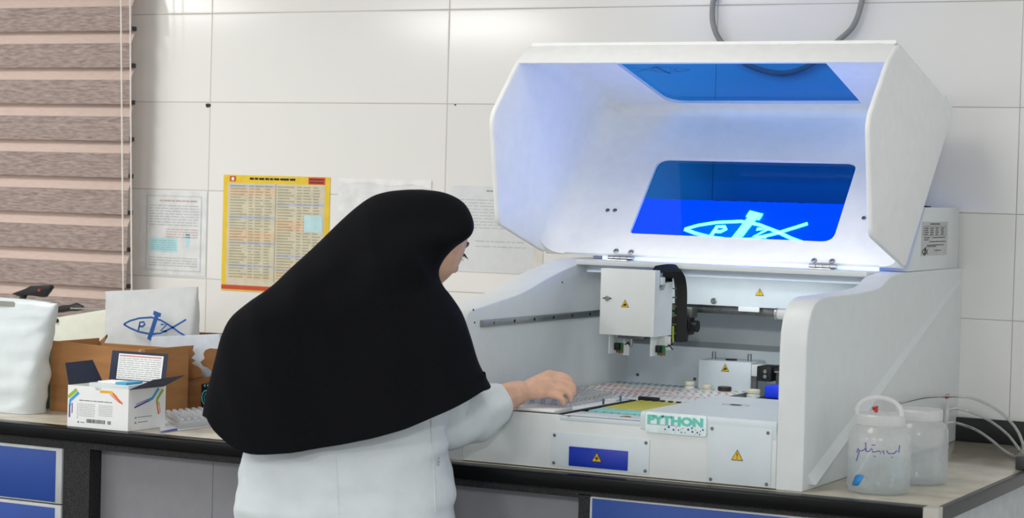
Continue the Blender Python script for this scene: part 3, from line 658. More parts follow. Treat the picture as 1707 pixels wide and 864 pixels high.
# ---- rear housing with lit sign
hs = [(-.442, 1.2866), (-.316, 1.4343), (-.024, 1.4343), (-.024, 1.2866)]
rh = MB().prism(yz(hs, 1.455), (2.2495 - 1.455, 0, 0), bev=.0015).build('rear_housing', M_white, AN)
Ah = Vector((0, *hs[0])); eh = (Vector((0, *hs[1])) - Ah).normalized(); nh = Vector((0, -eh.z, eh.y)); nh = nh if nh.y < 0 else -nh
MB().prism([Vector((1.50, Ah.y + eh.y * t, Ah.z + eh.z * t)) + nh * .0003 for t in (.012, .1938)] + [Vector((1.50, Ah.y + eh.y * t, Ah.z + eh.z * t)) + nh * .0033 for t in (.1938, .012)], (.72, 0, 0)).build('sign_acrylic', M_halo, rh)
c = at_pl(1240, 386, Ah + nh * .0035, nh); f = Flat(c, X_, eh, nh, .0004); sc = (at_pl(1340, 372, Ah, nh).x - at_pl(1134, 386, Ah, nh).x) / 2
fish(f, sc, 0, 0, 0, 2, 1, .06, ys=.74)
f.poly([(x * sc, y * sc * .72) for x, y in ((-1, 0), (-.8, .12), (-.5, .22), (-.1, .27), (.2, .2), (.55, .02), (.2, -.2), (-.1, -.25), (-.5, -.2), (-.8, -.1))], 1, 1)
f.build('lit_emblem', [M_sign, mat('lit_acrylic_fill', '#2f9cff', .4, emit='#2f9aff', estr=1.3)], rh)
for px in (1070, 1195, 1223, 1257, 1284, 1299, 1335):
    c = at_y(px, 335.5 + (px - 1070) * .012, -.30); MB().box(c.x - .008, c.x + .008, -.305, -.295, 1.4338, 1.4375, bev=.001).build('stud', M_black, rh)
c = at_x(1552, 345, 2.2495); MB().box(2.235, 2.247, c.y - .02, c.y + .01, 1.4338, 1.4375, bev=.001).build('stud', M_black, rh)
q = [at_x(x, y, 2.25) for x, y in ((1538, 370), (1582, 370), (1577, 425), (1535, 425))]
ly0, ly1 = -.342, (q[1].y + q[2].y) / 2; lz1, lz0 = q[0].z, q[2].z
f = Flat((2.2497, ly0, lz0), Y_, Z_, X_, .0003); w_, h_ = ly1 - ly0, lz1 - lz0
f.rect(0, 0, w_, h_, 0, 1); f.rect(.06 * w_, .58 * h_, .92 * w_, .88 * h_, 2, 2); f.rect(.08 * w_, .60 * h_, .90 * w_, .86 * h_, 0, 3)
for r_ in range(4):
    for k in range(4): f.rect((.1 + .2 * k) * w_, (.62 + .06 * r_) * h_, (.1 + .2 * k + .12 + .02 * (r_ % 2)) * w_, (.645 + .06 * r_) * h_, 1, 4)
f.rect(.3 * w_, .92 * h_, .68 * w_, .95 * h_, 1, 2)
for y, x0, x1 in ((.52, .08, .3), (.46, .08, .26), (.52, .4, .9), (.4, .3, .92), (.3, .2, .85), (.26, .2, .55), (.14, .5, .75)): f.rect(x0 * w_, y * h_, x1 * w_, (y + .022) * h_, 1, 2)
fish(f, .11 * w_, .14 * w_, .12 * h_, 1, 2, 1, .12, False); f.build('rating_label', [mat('silver_label', '#b9bcbc', .4), M_ink, M_grey], rh)

# ------------------------------------------------------------------ things on the analyser's deck
def rack(name, x0, x1, y0, y1, z0, z1, label, rows, cols, colours, dense, dash=False):
    t = thing(name, ((x0 + x1) / 2, (y0 + y1) / 2, z0), label, 'rack', 'sample racks on the analyser deck')
    MB().box(x0, x1, y0, y1, z0, z1, bev=.001).build('rack_body', M_white, t)
    for r in range(rows):
        y = y1 - (r + .5) * (y1 - y0) / rows; mb = MB()
        for c in range(cols):
            x = x0 + (c + .5 + .25 * (r % 2)) * (x1 - x0) / (cols + .5)
            rad = dense
            if dash: mb.lathe([(rad, 0), (rad, .0008), (rad * .6, .0009), (rad * .55, .0004)], (x, y, z1), 10)
            else: mb.lathe([(rad, 0), (rad, .006), (rad * .72, .0062), (rad * .62, .001)], (x, y, z1), 10)
        mb.build('well_row', colours[r % len(colours)], t)
    return t
B, T, Yl, R_, O = M_ring
rack('sample_rack', 1.492, 1.718, -.715, -.345, .9662, .980, 'white sample rack with rows of coloured wells beside the clear vials', 16, 13, [B, B, T, Yl, B, R_, R_, Yl, R_, B, O, R_, B, R_], .0046, True)
rack('sample_rack', 1.722, 1.868, -.60, -.375, .9662, .983, 'white sample rack with sparse faint coloured marks in front of the cream caps', 7, 7, [T, B, Yl, R_, R_, T, R_], .0042, True)
rack('sample_rack', 1.722, 1.868, -.715, -.608, .9662, .981, 'narrow white rack with red marks behind the yellow plate', 4, 8, [R_, R_, M_lgrey, R_], .0032, True)
rp_ = MB().prism([(1.8695, -.62, .968), (1.8695, -.375, .968), (1.8695, -.365, .985), (1.8695, -.66, .985)], (.003, 0, 0)); ro = rp_.build('rack_guide', M_dsteel, AN)
def bottle(px, r, y, capm, label, h=.012, top=.999):
    c = at_y(px, 645, y); t = thing('reagent_bottle', (c.x, y, .9662), label, 'bottle', 'reagent bottles at the back of the deck')
    z = top - h
    MB().lathe([(r * .98, .9662), (r, .968), (r, z - .004), (r * .8, z)], (c.x, y, 0), 24).build('bottle_body', M_bottle, t)
    MB().lathe([(r * .95, z), (r, z + .001), (r, top - .002), (r * .9, top)], (c.x, y, 0), 24).build('cap', capm, t)
bottle(1150, .0125, -.40, M_cream, 'cream-capped bottle, first from the left behind the coloured rack', .010, .9975)
bottle(1178, .0115, -.43, M_cream, 'small cream-capped bottle just left of the brown-capped one', .009, .995)
bottle(1208, .0165, -.45, M_bcap, 'bottle with a dark brown cap below the hand warning triangle', .010, .9955)
bottle(1256, .0165, -.45, M_cream, 'wide cream-capped bottle just right of the brown-capped one', .009, .9935)
# clear vial tray
vt = thing('vial_tray', (1.61, -.9, .9662), 'clear tray of glassy vials in a black frame under the hand', 'tray')
tf = MB(); tf.box(1.50, 1.706, -1.128, -1.118, .9662, .9765); tf.box(1.50, 1.706, -.732, -.722, .9662, .9765); tf.box(1.50, 1.51, -1.118, -.732, .9662, .9765); tf.box(1.696, 1.706, -1.118, -.732, .9662, .9765); tf.box(1.51, 1.696, -1.118, -.732, .9662, .9685); tf.build('tray_frame', M_black, vt)
MB().box(1.512, 1.694, -1.116, -.734, .969, .9775, bev=.001).build('tray_plate', M_carton, vt)
MB().box(1.600, 1.694, -1.126, -1.036, .9776, .9845, bev=.0012).build('end_block', M_carton, vt)
MB().box(1.64, 1.690, -.80, -.735, .9776, .9815, bev=.001).build('end_block', M_white, vt)
well = None
for i in range(6):
    for j in range(13):
        x, y = 1.525 + i * .0262, -1.02 + j * .0228
        if i > 3 and j == 12: continue
        if well is None:
            mb = MB().lathe([(.0088, 0), (.0095, .002), (.0098, .017), (.0104, .0175), (.0104, .0185), (.009, .0185), (.0086, .003)], (0, 0, 0), 12)
            well = mb.build('vial', G_clear, vt); well.location = (x, y, .9777)
        else:
            o = well.copy(); COL.objects.link(o); o.location = (x, y, .9777)
for (px, py, m_) in ((1060, 659, M_ring[0]), (1031, 664, M_ring[0])):
    p = at_z(px, py, .994); p.x = min(p.x, 1.695); MB().box(p.x - .0022, p.x + .0022, p.y - .002, p.y + .002, .9778, .990, bev=.0006).build('vial_tag', m_, vt)
# yellow plate
yp = thing('reagent_plate', (1.79, -.85, .9662), 'yellow-green plate with a scalloped cyan front edge behind the name plate', 'plate')
yb_ = MB(); yb_.box(1.712, 1.898, -1.032, -.722, .9662, .9725); yb_.build('plate_base', M_black, yp)
MB().box(1.722, 1.888, -.945, -.735, .9726, .9785, bev=.001).build('plate_top', M_yplate, yp)
for i in range(9): MB().lathe([(.0098, 0), (.0098, .0052), (.008, .0057)], (1.733 + i * .0186, -1.016, .9726), 14).build('cyan_cup', M_cyan, yp)
MB().box(1.722, 1.888, -1.016, -.948, .9726, .9778, bev=.001).build('cyan_strip', M_cyan, yp)
for i in range(8): MB().box(1.735 + i * .0195, 1.744 + i * .0195, -.744, -.735, .9786, .9815).build('clip', M_black, yp)
MB().box(1.775, 1.85, -.734, -.7225, .9726, .984, bev=.001).build('clip_bar', M_white, yp)
MB().box(1.715, 1.765, -.734, -.7225, .9726, .986, bev=.001).build('clip_bar', M_black, yp)
# ------------------------------------------------------------------ papers on the wall
def paper_px(q, name, m, label, cat, th=.0008, sag=0):
    P = [at_y(x, y, -.001) for x, y in q]
    x0 = (P[0].x + P[3].x) / 2; x1 = (P[1].x + P[2].x) / 2; z1 = (P[0].z + P[1].z) / 2; z0 = (P[2].z + P[3].z) / 2
    o = MB().box(x0, x1, -.001 - th, -.0005, z0, z1).build(name, m); tag(o, label, cat)
    return o, Flat((x0, -.001 - th, z0), X_, Z_, -Y_, .0003), x1 - x0, z1 - z0
def lines(f, x0, x1, y0, y1, n, m, l=2, fill=.5, seg=(3, 6), seed=1):
    rnd = random.Random(seed); h = (y1 - y0) / n
    for i in range(n):
        y = y1 - (i + .75) * h; x = x0
        while x < x1 - .002:
            wd_ = min((x1 - x0) * rnd.uniform(.06, .2), x1 - x); f.rect(x, y, x + wd_, y + h * fill, m, l); x += wd_ + (x1 - x0) * .02
M_pY, M_pR, M_pC, M_pG, M_pB = mat('poster_yellow', '#e8c52c', .4), mat('poster_red', '#c9462c', .4), mat('poster_cream', '#d3ccb4', .45), mat('poster_olive', '#a39f80', .5), mat('poster_pale_blue', '#b5bcd6', .45)
M_pP = mat('poster_peach', '#e3c2a0', .45); M_pc = mat('poster_cyan', '#b9dde2', .45)
o, f, w_, h_ = paper_px([(372, 291), (549, 296), (548, 490), (370, 487)], 'wall_chart', M_pY, 'yellow and red bordered printed chart taped to the tiled wall', 'poster')
f.rect(.045 * w_, .05 * h_, .955 * w_, .93 * h_, 2, 1); f.rect(.0, .012 * h_, w_, .05 * h_, 1, 1)
f.rect(.06 * w_, .945 * h_, .12 * w_, .99 * h_, 1, 1); f.disc(.09 * w_, .967 * h_, .014 * w_, 5, 2)
f.rect(.80 * w_, .935 * h_, .955 * w_, .995 * h_, 1, 1); lines(f, .81 * w_, .94 * w_, .94 * h_, .99 * h_, 2, 6, 2, .4, seed=3)
lines(f, .25 * w_, .68 * w_, .955 * h_, .985 * h_, 1, 6, 2, .6, seed=4)
f.rect(.497 * w_, .09 * h_, .503 * w_, .93 * h_, 3, 3)
for col, (x0, x1) in enumerate(((.06, .49), (.51, .945))):
    y = .92
    rnd = random.Random(col + 5)
    for i in range(33):
        hh = .0245; yy = y - hh
        mm = 4 if (col == 0 and i in (0, 11, 20, 28)) or (col == 1 and i in (6, 24, 29)) else (7 if (i // 4 + col) % 4 == 0 else 2)
        f.rect(x0 * w_, yy * h_, x1 * w_, (y - .003) * h_, mm, 2)
        x = x0 + .008
        for wd_ in (.17, .05, .08, .07):
            ww = wd_ * rnd.uniform(.6, 1); f.rect(x * w_, (yy + .007) * h_, (x + ww) * w_, (yy + .016) * h_, 3, 3); x += wd_ + .01
        y -= hh
f.rect(.77 * w_, .53 * h_, .94 * w_, .67 * h_, 8, 4)
f.build('chart_print', [M_pY, M_pR, M_pC, M_pG, M_pB, M_paper, M_ink, M_pP, M_pc], o)
o, f, w_, h_ = paper_px([(233, 318), (345, 318), (343, 460), (233, 458)], 'plastic_sleeve', mat('sleeve_sheet', '#dfe1e1', .25), 'pale printed notice in a clear sleeve beside the window blind', 'notice')
f.rect(.1 * w_, .05 * h_, .93 * w_, .94 * h_, 1, 1); f.rect(.115 * w_, .06 * h_, .915 * w_, .93 * h_, 0, 2)
lines(f, .3 * w_, .86 * w_, .86 * h_, .9 * h_, 1, 3, 3, .5, seed=8); lines(f, .15 * w_, .88 * w_, .58 * h_, .84 * h_, 8, 2, 3, .35, seed=9); lines(f, .4 * w_, .88 * w_, .44 * h_, .56 * h_, 4, 3, 3, .35, seed=10); lines(f, .15 * w_, .88 * w_, .1 * h_, .22 * h_, 4, 2, 3, .35, seed=12)
f.rect(.16 * w_, .27 * h_, .58 * w_, .44 * h_, 4, 3); f.rect(.7 * w_, .34 * h_, .76 * w_, .5 * h_, 4, 3); lines(f, .18 * w_, .56 * w_, .29 * h_, .42 * h_, 5, 5, 4, .4, seed=13)
f.build('notice_print', [mat('sleeve_sheet_b', '#dfe1e1', .25), M_lgrey, mat('faint_print', '#b6babb', .6), mat('dull_red_line', '#c4aaa7', .6), M_pc, mat('teal_line', '#8fc5cb', .6)], o)
o, f, w_, h_ = paper_px([(562, 298), (718, 300), (718, 440), (562, 440)], 'paper_sheet', mat('curled_sheet', '#e3e4e4', .3, bump=.3, bscale=14), 'pale blank sheet in plastic on the wall behind the black veil', 'paper')
f.poly([(0, h_), (.1 * w_, .93 * h_), (.3 * w_, .96 * h_), (.55 * w_, .92 * h_), (.8 * w_, .95 * h_), (w_, .9 * h_), (w_, h_)], 0, 3); f.build('curled_top', mat('sheet_top', '#eeeeec', .25), o)
o, f, w_, h_ = paper_px([(752, 302), (892, 320), (890, 457), (752, 453)], 'printed_letter', M_wallpaper, 'white letter with faint printed lines taped to the wall left of the hood', 'paper')
for k_, a_ in enumerate(((.42 * w_, .62 * w_, .93 * h_, .96 * h_, 1, 0, 1, .5), (.08 * w_, .92 * w_, .5 * h_, .86 * h_, 10, 1, 1, .28), (.3 * w_, .9 * w_, .28 * h_, .40 * h_, 2, 1, 1, .2))):
    f.mb = MB(); lines(f, *a_, seed=20 + k_); f.build('printed_lines', [M_grey, M_lgrey], o)
P = at_y(890, 455, -.0012); Flat((P.x - .004, -.0012, P.z - .03), X_, Z_, -Y_, .0003).rect(0, 0, .03, .24).build('clear_tape', mat('tape', '#e0dcd4', .3), o)

# cable behind the hood
ps = [at_y(x, y, -.018) for x, y in ((1215, -660), (1206, -300), (1196, -40), (1188, 8), (1190, 45), (1207, 75), (1250, 110), (1310, 122), (1365, 100), (1395, 70), (1422, 44), (1436, 5), (1440, -40), (1452, -300), (1460, -660))]
tag(MB().tube(smooth_path(ps, 6), .0072, 12).build('power_cable', M_cable), 'thick grey cable looping down the wall behind the raised hood', 'cable')

# ------------------------------------------------------------------ left end of the worktop
def crumple(p, a, s, seed=0): return Vector((noise.noise(p * s + Vector((seed, 0, 0))), noise.noise(p * s + Vector((0, seed + 9, 0))), noise.noise(p * s + Vector((3, 0, seed))))) * a
def bag(name, rows, Yc, dep, m, label, n=48, a=.004, s=14, seed=0, top_open=True):
    """rows: (left px, right px, row y px left, row y px right, depth factor)"""
    rings = []
    for (lx, ly, rx, ry, df) in rows:
        A = at_y(lx, ly, Yc); B = at_y(rx, ry, Yc); r = []
        for k in range(n):
            t = 2 * math.pi * k / n; c, sn = math.cos(t), math.sin(t)
            sx = abs(c) ** .25 * (1 if c > 0 else -1); sy = abs(sn) ** .6 * (1 if sn > 0 else -1)
            p = (A + B) / 2 + (B - A) / 2 * sx + Vector((0, dep * df * sy, 0))
            if p.z > CZ + .004 or seed == 4: p += crumple(p, a, s, seed) * min(1, max(0.2, (p.z - CZ) * 20))
            p.z = max(p.z, CZ + .0008); r.append(p)
        rings.append(r)
    fine = []
    for i in range(len(rings) - 1):
        for k in range(4):
            t = k / 4; rr2 = []
            for A, B in zip(rings[i], rings[i + 1]):
                p = A.lerp(B, t); p += (crumple(p, a * .6, s * 2.2, seed + 5) + Vector((0, 1, 0)) * (abs(noise.noise(Vector((p.x * 9 + seed, p.y * 6, p.z * 26)))) - .2) * a * 1.3) * (1 if p.z > CZ + .006 else 0); rr2.append(p)
            fine.append(rr2)
    fine.append(rings[-1])
    t = MB().loft(fine, 0, True, not top_open).build(name, m, ang=80)
    return tag(t, label, 'bag')
rows = [(-95, 694, 66, 693, 1), (-94, 670, 68, 668, 1), (-93, 640, 72, 640, 1), (-92, 628, 74, 626, .95), (-92, 600, 75, 600, .8), (-92, 560, 84, 559, .6), (-92, 530, 91, 528, .4), (-92, 500, 97, 508, .22), (-92, 484, 99, 502, .1)]
ba = bag('carrier_bag', rows, -1.0, .05, M_bag, 'crumpled white plastic carrier bag standing at the left end of the worktop', a=.009, s=9)
p0 = at_y(-12, 505, -1.0125); p1 = at_y(25, 508, -1.0125)
f = Flat((p0.x, -1.012, p0.z), X_, Z_, -Y_, .001); f.poly(rrect(p1.x - p0.x, .012, .0058, 5, (p1.x - p0.x) / 2, 0), 0, 1); f.build('handle_slot', mat('slot_shadow_grey', '#8e9188', .6), ba)
rows = [(181, 640, 327, 640, 1), (181, 600, 328, 600, .9), (179, 560, 328, 555, .6), (177, 520, 329, 515, .35), (175, 487, 330, 478, .12)]
bb = bag('logo_bag', rows, -.60, .045, M_bag2, 'translucent white bag with a blue fish logo standing in the cardboard box', a=.004, s=9, seed=4)
P = at_y(258, 543, -.65); f = Flat((P.x, -.65, P.z), X_, Z_, -Y_, .001)
sc = (at_y(311, 540, -.65).x - at_y(207, 548, -.65).x) / 2
fish(f, sc, .0, -.002, 0, 1, 1, .05, ys=.85); 
for (x, y, a_, b_) in ((-.62, -.72, .09, .02), (-.45, -.70, .05, .05), (-.32, -.72, .1, .03), (-.15, -.70, .04, .07), (.0, -.72, .08, .02), (.3, -.71, .04, .02)): f.stroke([((x) * sc, y * sc), ((x + a_) * sc, (y + b_) * sc), ((x + a_ * 1.4) * sc, (y - .03) * sc)], .035 * sc, 0, 1)
f.build('logo_print', M_logo, bb)
# cardboard box, intact
def card(mb, q, th, m=0):
    q = [Vector(v) for v in q]; n_ = (q[1] - q[0]).cross(q[2] - q[0]).normalized() * th; mb.prism(q, n_, m)
yb0 = -.925
xa, xb = at_z(78, 686, CZ).x, at_y(237, 583, yb0).x; zt1 = at_y(160, 575, yb0).z
xa = .185
b1 = thing('cardboard_box', ((xa + xb) / 2, -.8, CZ), 'open brown cardboard box behind the small white carton, with a carrier bag to its left', 'box', 'brown cardboard boxes')
zf = at_y(100, 640, yb0).z
mb = MB(); mb.box(xa, xb, yb0, yb0 + .004, CZ + .0005, zf); mb.box(xa - .004, xa, yb0, -.735, CZ + .0005, zt1); mb.box(xb, xb + .004, yb0, -.735, CZ + .0005, zt1 - .004); mb.box(xa, xb, -.739, -.735, CZ + .0005, zt1 - .012); mb.box(xa, xb, yb0 + .004, -.739, CZ + .0005, CZ + .004); mb.build('box_body', M_cardb, b1)
MB().prism([(xa + .003, yb0 - .001, zf - .004), (xb, yb0 - .001, zf - .004), (xb, yb0 - .013, zt1 - .004), (xa + .012, yb0 - .013, zt1 + .004)], (0, .004, 0)).build('box_front', M_cardb, b1)
MB().prism([(xa, -.739, zt1 - .012), (at_y(178, 560, -.728).x, -.739, zt1 - .012), (at_y(178, 560, -.728).x, -.728, zt1 + .010), (xa + .02, -.728, zt1 + .003)], (0, .002, .001)).build('box_flap', M_cardin, b1)
# cardboard box, torn
yb1 = -.70
x2, x3 = at_y(150, 640, yb1).x, at_y(372, 640, yb1).x
M_cardb2 = mat('darker_brown_cardboard', '#94683f', .85, var=.06, nscale=9, bump=.05, bscale=60, stretch=(1, 1, 6))
M_cardedge = mat('pale_cardboard_edge', '#c09766', .85)
MB().box(xb - .001, xb + .0055, yb0 - .013, yb0 + .004, CZ + .001, zt1 - .003).build('box_edge', M_cardedge, b1)
b2 = thing('cardboard_box', ((x2 + x3) / 2, -.6, CZ), 'torn brown cardboard box with ragged flaps beside the black veil', 'box', 'brown cardboard boxes')
pts = [(151, 690), (151, 640), (239, 640), (280, 634), (322, 628), (338, 630), (360, 626), (372, 627), (372, 690)]
V = [at_y(x, max(0, y), yb1) for x, y in pts]
for v in (V[0], V[-1]): v.z = CZ + .0006
mb = MB(); mb.prism(V, (0, .004, 0)); mb.box(x2 - .004, x2, yb1, -.50, CZ + .0005, zt1 - .03); mb.box(x3, x3 + .004, yb1, -.50, CZ + .0005, zt1 - .03); mb.box(x2, x3, -.504, -.50, CZ + .0005, zt1 - .01); mb.build('box_body', M_cardb2, b2)
fl_ = [(236, 592), (260, 588), (300, 578), (322, 576), (320, 584), (324, 590), (318, 597), (325, 601), (319, 606), (329, 611), (334, 616), (338, 628), (322, 631), (300, 634), (280, 637), (262, 642), (239, 645)]
MB().prism([at_y(x, y, yb1 - .014 + .012 * max(0, (y - 580)) / 60) for x, y in fl_], (0, .003, 0)).build('torn_flap', M_cardb2, b2)
fl_ = [(342, 584), (350, 581), (372, 583), (372, 626), (356, 622), (346, 613), (338, 610), (334, 604), (341, 598), (339, 590)]
MB().prism([at_y(x, y, yb1 - .02 + .016 * max(0, (y - 580)) / 50) for x, y in fl_], (0, .003, 0)).build('torn_flap', M_cardb2, b2)
MB().prism([at_y(x, y, -.503) for x, y in ((330, 554), (372, 556), (372, 580), (330, 576))], (0, .003, 0)).build('box_flap', M_cardin, b2)
V = [at_y(x, y, -.678) for x, y in ((250, 586), (252, 562), (300, 560), (366, 557), (366, 640), (252, 640))]
tag(MB().prism(V, (0, .012, 0), bev=.002).build('foam_sheet', mat('pale_blue_foam', '#c3ccd6', .6)), 'pale bluish foam sheet standing in the torn cardboard box', 'foam sheet')
# small teal box
p = at_y(82, 595, -.93)
o = MB().prism([at_y(x, y, -.90) for x, y in ((70, 640), (70, 582), (86, 580), (88, 584), (84, 600), (78, 606), (78, 640))], (0, .03, 0), bev=.002).build('teal_packet', mat('teal_card', '#4f9aa2', .5)); tag(o, 'teal packet squeezed between the carrier bag and the cardboard box', 'packet')
mz = min((v.co.z for v in o.data.vertices)); o.location.z = 0
for v in o.data.vertices:
    if v.co.z < mz + .02: v.co.z = CZ + .0008
# beige bench device
bd = thing('bench_device', (.1, -.4, CZ), 'sloping beige bench device with black lever handles near the window blind', 'device')
V = [at_y(x, y, -.46) for x, y in ((30, 540), (95, 529), (200, 512), (200, 600), (30, 600))]
for v in V[3:]: v.z = CZ + .0006
MB().prism(V, (0, .18, 0), bev=.008).build('device_body', M_beige, bd)
bolt(at_y(95, 534.5, -.461), -Y_, .006, .006, M_black, bd, 'knob')
V = [at_y(x, y, -.40) for x, y in ((18, 490), (40, 482), (50, 477), (82, 475.5), (84, 480), (72, 496), (50, 493), (30, 494))]
lv = MB().prism(V, (0, .02, 0), bev=.003).build('lever_handle', M_black, bd); MB().cyl(at_y(65, 484, -.401), at_y(65, 484, -.4025), .004, 14).build('red_button', M_red, lv)
a, b = at_y(40, 492, -.39), at_y(20, 545, -.39); MB().tube([a, b], .01, 10).build('lever_post', M_black, bd)
MB().tube([at_y(x, y, -.42) for x, y in ((90, 518), (105, 515), (118, 513.5), (128, 512), (138, 513))], [.008, .01, .009, .012, .006], 12).build('lever_handle', M_black, bd)
MB().tube([at_y(92, 518, -.42), at_y(84, 540, -.42)], .008, 10).build('lever_post', M_black, bd)
MB().tube([at_y(118, 514, -.43), at_y(230, 517, -.43)], .0028, 10).build('steel_rod', M_steel, bd)
# small white carton with coloured stripes
BL, BR, RR = at_z(112, 711, CZ), at_z(213, 720, CZ), at_z(275, 712, CZ)
BL.y = max(BL.y, CY + .008); ux = (BR - BL); uy = (RR - BR); HH = .098
ux.z = uy.z = 0; Wc, Dc = ux.length, uy.length; ux.normalize(); uy.normalize()
cb = thing('carton', (BL + ux * Wc / 2 + uy * Dc / 2), 'small open white carton with coloured stripes and navy flaps', 'carton')
o_ = BL + Vector((0, 0, .0006)); uz = Vector((0, 0, 1)); th = .0012
C3 = lambda x, y, z: o_ + ux * x + uy * y + uz * z
mb = MB()
fr = [(0, 0), (Wc, 0), (Wc, HH), (Wc * .56, HH), (Wc * .54, HH - .006), (Wc * .50, HH - .009), (Wc * .46, HH - .006), (Wc * .44, HH), (0, HH)]
mb.prism([C3(x, 0, z) for x, z in fr], uy * th, 0)
for (x, y, dx, dy) in ((0, th, th, Dc - 2 * th), (Wc - th, th, th, Dc - 2 * th), (0, Dc - th, Wc, th)): mb.obox(C3(x, y, 0), ux * dx, uy * dy, uz * HH, 0)
mb.obox(C3(th, th, 0), ux * (Wc - 2 * th), uy * (Dc - 2 * th), uz * th, 0); body = mb.build('carton_body', M_carton, cb)
def flap(q, name, m=M_navy):
    q = [Vector(v) for v in q]; n_ = (q[1] - q[0]).cross(q[2] - q[0]).normalized(); return MB().prism(q, n_ * .0012, 0).build(name, m, cb)
yl, = (BL.y,)
def onp(px, py, P, nrm): return at_pl(px, py, P, nrm)
Pl = C3(0, 0, HH)
flap([C3(0, .002, HH), C3(.0, Dc * .9, HH), C3(-.02, Dc * .8, HH + .052), C3(-.02, .012, HH + .05)], 'side_flap')
flap([C3(Wc, .002, HH), C3(Wc, Dc * .95, HH), C3(Wc + .062, Dc * .9, HH + .030), C3(Wc + .06, .01, HH + .026)], 'side_flap')
lidq = [C3(.008, Dc, HH - .004), C3(Wc - .004, Dc, HH - .004), C3(Wc - .004, Dc + .012, HH + .075), C3(.008, Dc + .012, HH + .075)]
ld = flap(lidq, 'lid')
e1 = (lidq[1] - lidq[0]); e2 = (lidq[3] - lidq[0]); n_ = e1.cross(e2).normalized(); n_ = n_ if n_.y < 0 else -n_
f = Flat(lidq[0] + n_ * .0013, e1.normalized(), e2.normalized(), n_, .0003); lw, lh = e1.length, e2.length
f.rect(.13 * lw, .15 * lh, .93 * lw, .92 * lh, 0, 1); f.rect(.15 * lw, .84 * lh, .9 * lw, .88 * lh, 1, 2)
lines(f, .15 * lw, .9 * lw, .18 * lh, .82 * lh, 10, 2, 2, .35, seed=31); f.build('lid_label', [M_paper, mat('rose_line', '#d78a90', .5), mat('faint_grey_ink', '#b3b7b8', .6)], ld)
f = Flat(o_, ux, uz, ux.cross(uz) if ux.cross(uz).y < 0 else -ux.cross(uz), .0003)
MS = [mat('stripe_' + n, c, .35) for n, c in (('green', '#9dbb2f'), ('blue', '#3fa0d8'), ('purple', '#5a3f98'), ('yellow', '#f0b51e'), ('orange', '#e8622a'))]
f.stroke([(.001, .069), (.026, .089)], .008, 0, 1); f.stroke([(.007, .050), (.007, .061), (.032, .082)], .007, 1, 1); f.stroke([(.006, .022), (.006, .052)], .0042, 2, 2); f.stroke([(.0135, .032), (.0135, .056)], .0026, 2, 1)
f.stroke([(.093, .088), (.127, .0885), (.142, .077)], .006, 3, 1); f.stroke([(.130, .085), (.158, .063)], .0042, 4, 2); f.stroke([(.122, .084), (.150, .065)], .002, 4, 1)
lines(f, .034, .128, .0625, .0655, 1, 5, 1, .55, seed=40); lines(f, .034, .08, .026, .058, 8, 7, 1, .3, seed=41); lines(f, .09, .13, .03, .058, 7, 7, 1, .3, seed=42); lines(f, .028, .033, .02, .056, 10, 7, 1, .5, seed=47)
x = .056
rnd = random.Random(5)
while x < .108: ww = rnd.choice((.0007, .0012, .0018)); f.rect(x, .012, x + ww, .021, 5, 1); x += ww + rnd.choice((.0006, .001))
f.rect(.116, .012, .126, .020, 6, 1); f.rect(.03, .010, .034, .014, 5, 1); f.rect(.038, .011, .05, .013, 6, 1)
f.build('carton_print', MS + [mat('dark_grey_ink', '#4a4d52', .6), M_grey, mat('pale_grey_ink', '#a7abae', .6)], body)
f = Flat(C3(Wc, 0, 0), uy, uz, uy.cross(uz) if uy.cross(uz).x > 0 else -uy.cross(uz), .0003); k = Dc
f.stroke([(.16 * k, .054), (.54 * k, .067)], .0042, 2, 1); f.stroke([(.2 * k, .061), (.54 * k, .071)], .0018, 2, 1); f.stroke([(.52 * k, .067), (.64 * k, .072), (.8 * k, .094)], .0075, 1, 2)
f.stroke([(.92 * k, .09), (.76 * k, .068), (.77 * k, .058)], .0075, 0, 2); f.stroke([(.75 * k, .064), (.82 * k, .032)], .0045, 4, 1); f.stroke([(.82 * k, .06), (.86 * k, .036)], .002, 4, 1); f.stroke([(.78 * k, .064), (.85 * k, .044)], .0022, 3, 3)
lines(f, .26 * k, .65 * k, .028, .033, 1, 6, 1, .4, seed=44); lines(f, .26 * k, .52 * k, .016, .021, 1, 6, 1, .4, seed=45); f.poly([(.17 * k, .03), (.23 * k, .032), (.2 * k, .027)], 5); f.poly([(.17 * k, .018), (.23 * k, .014), (.19 * k, .021)], 5)
f.build('carton_print', MS + [mat('dark_grey_ink', '#4a4d52', .6), M_grey, mat('pale_grey_ink', '#a7abae', .6)], body)
ins = MB(); ins.obox(C3(.05, .012, .02), ux * (Wc - .06), uy * (Dc - .03), uz * (HH - .012), 0, .002); tag(ins.build('inner_tray', M_bag), 'white tray sitting inside the small open carton', 'tray')
tr = MB(); tr.obox(C3(.07, .02, HH + .0085), ux * .05, uy * .05, uz * .004, 0); tr.obox(C3(.125, .015, HH + .0085), ux * .03, uy * .06, uz * .005, 1); tag(tr.build('kit_strip', [M_paper, mat('sky_blue_strip', '#49aee0', .4)]), 'white and sky blue strips lying on top in the small carton', 'strip')
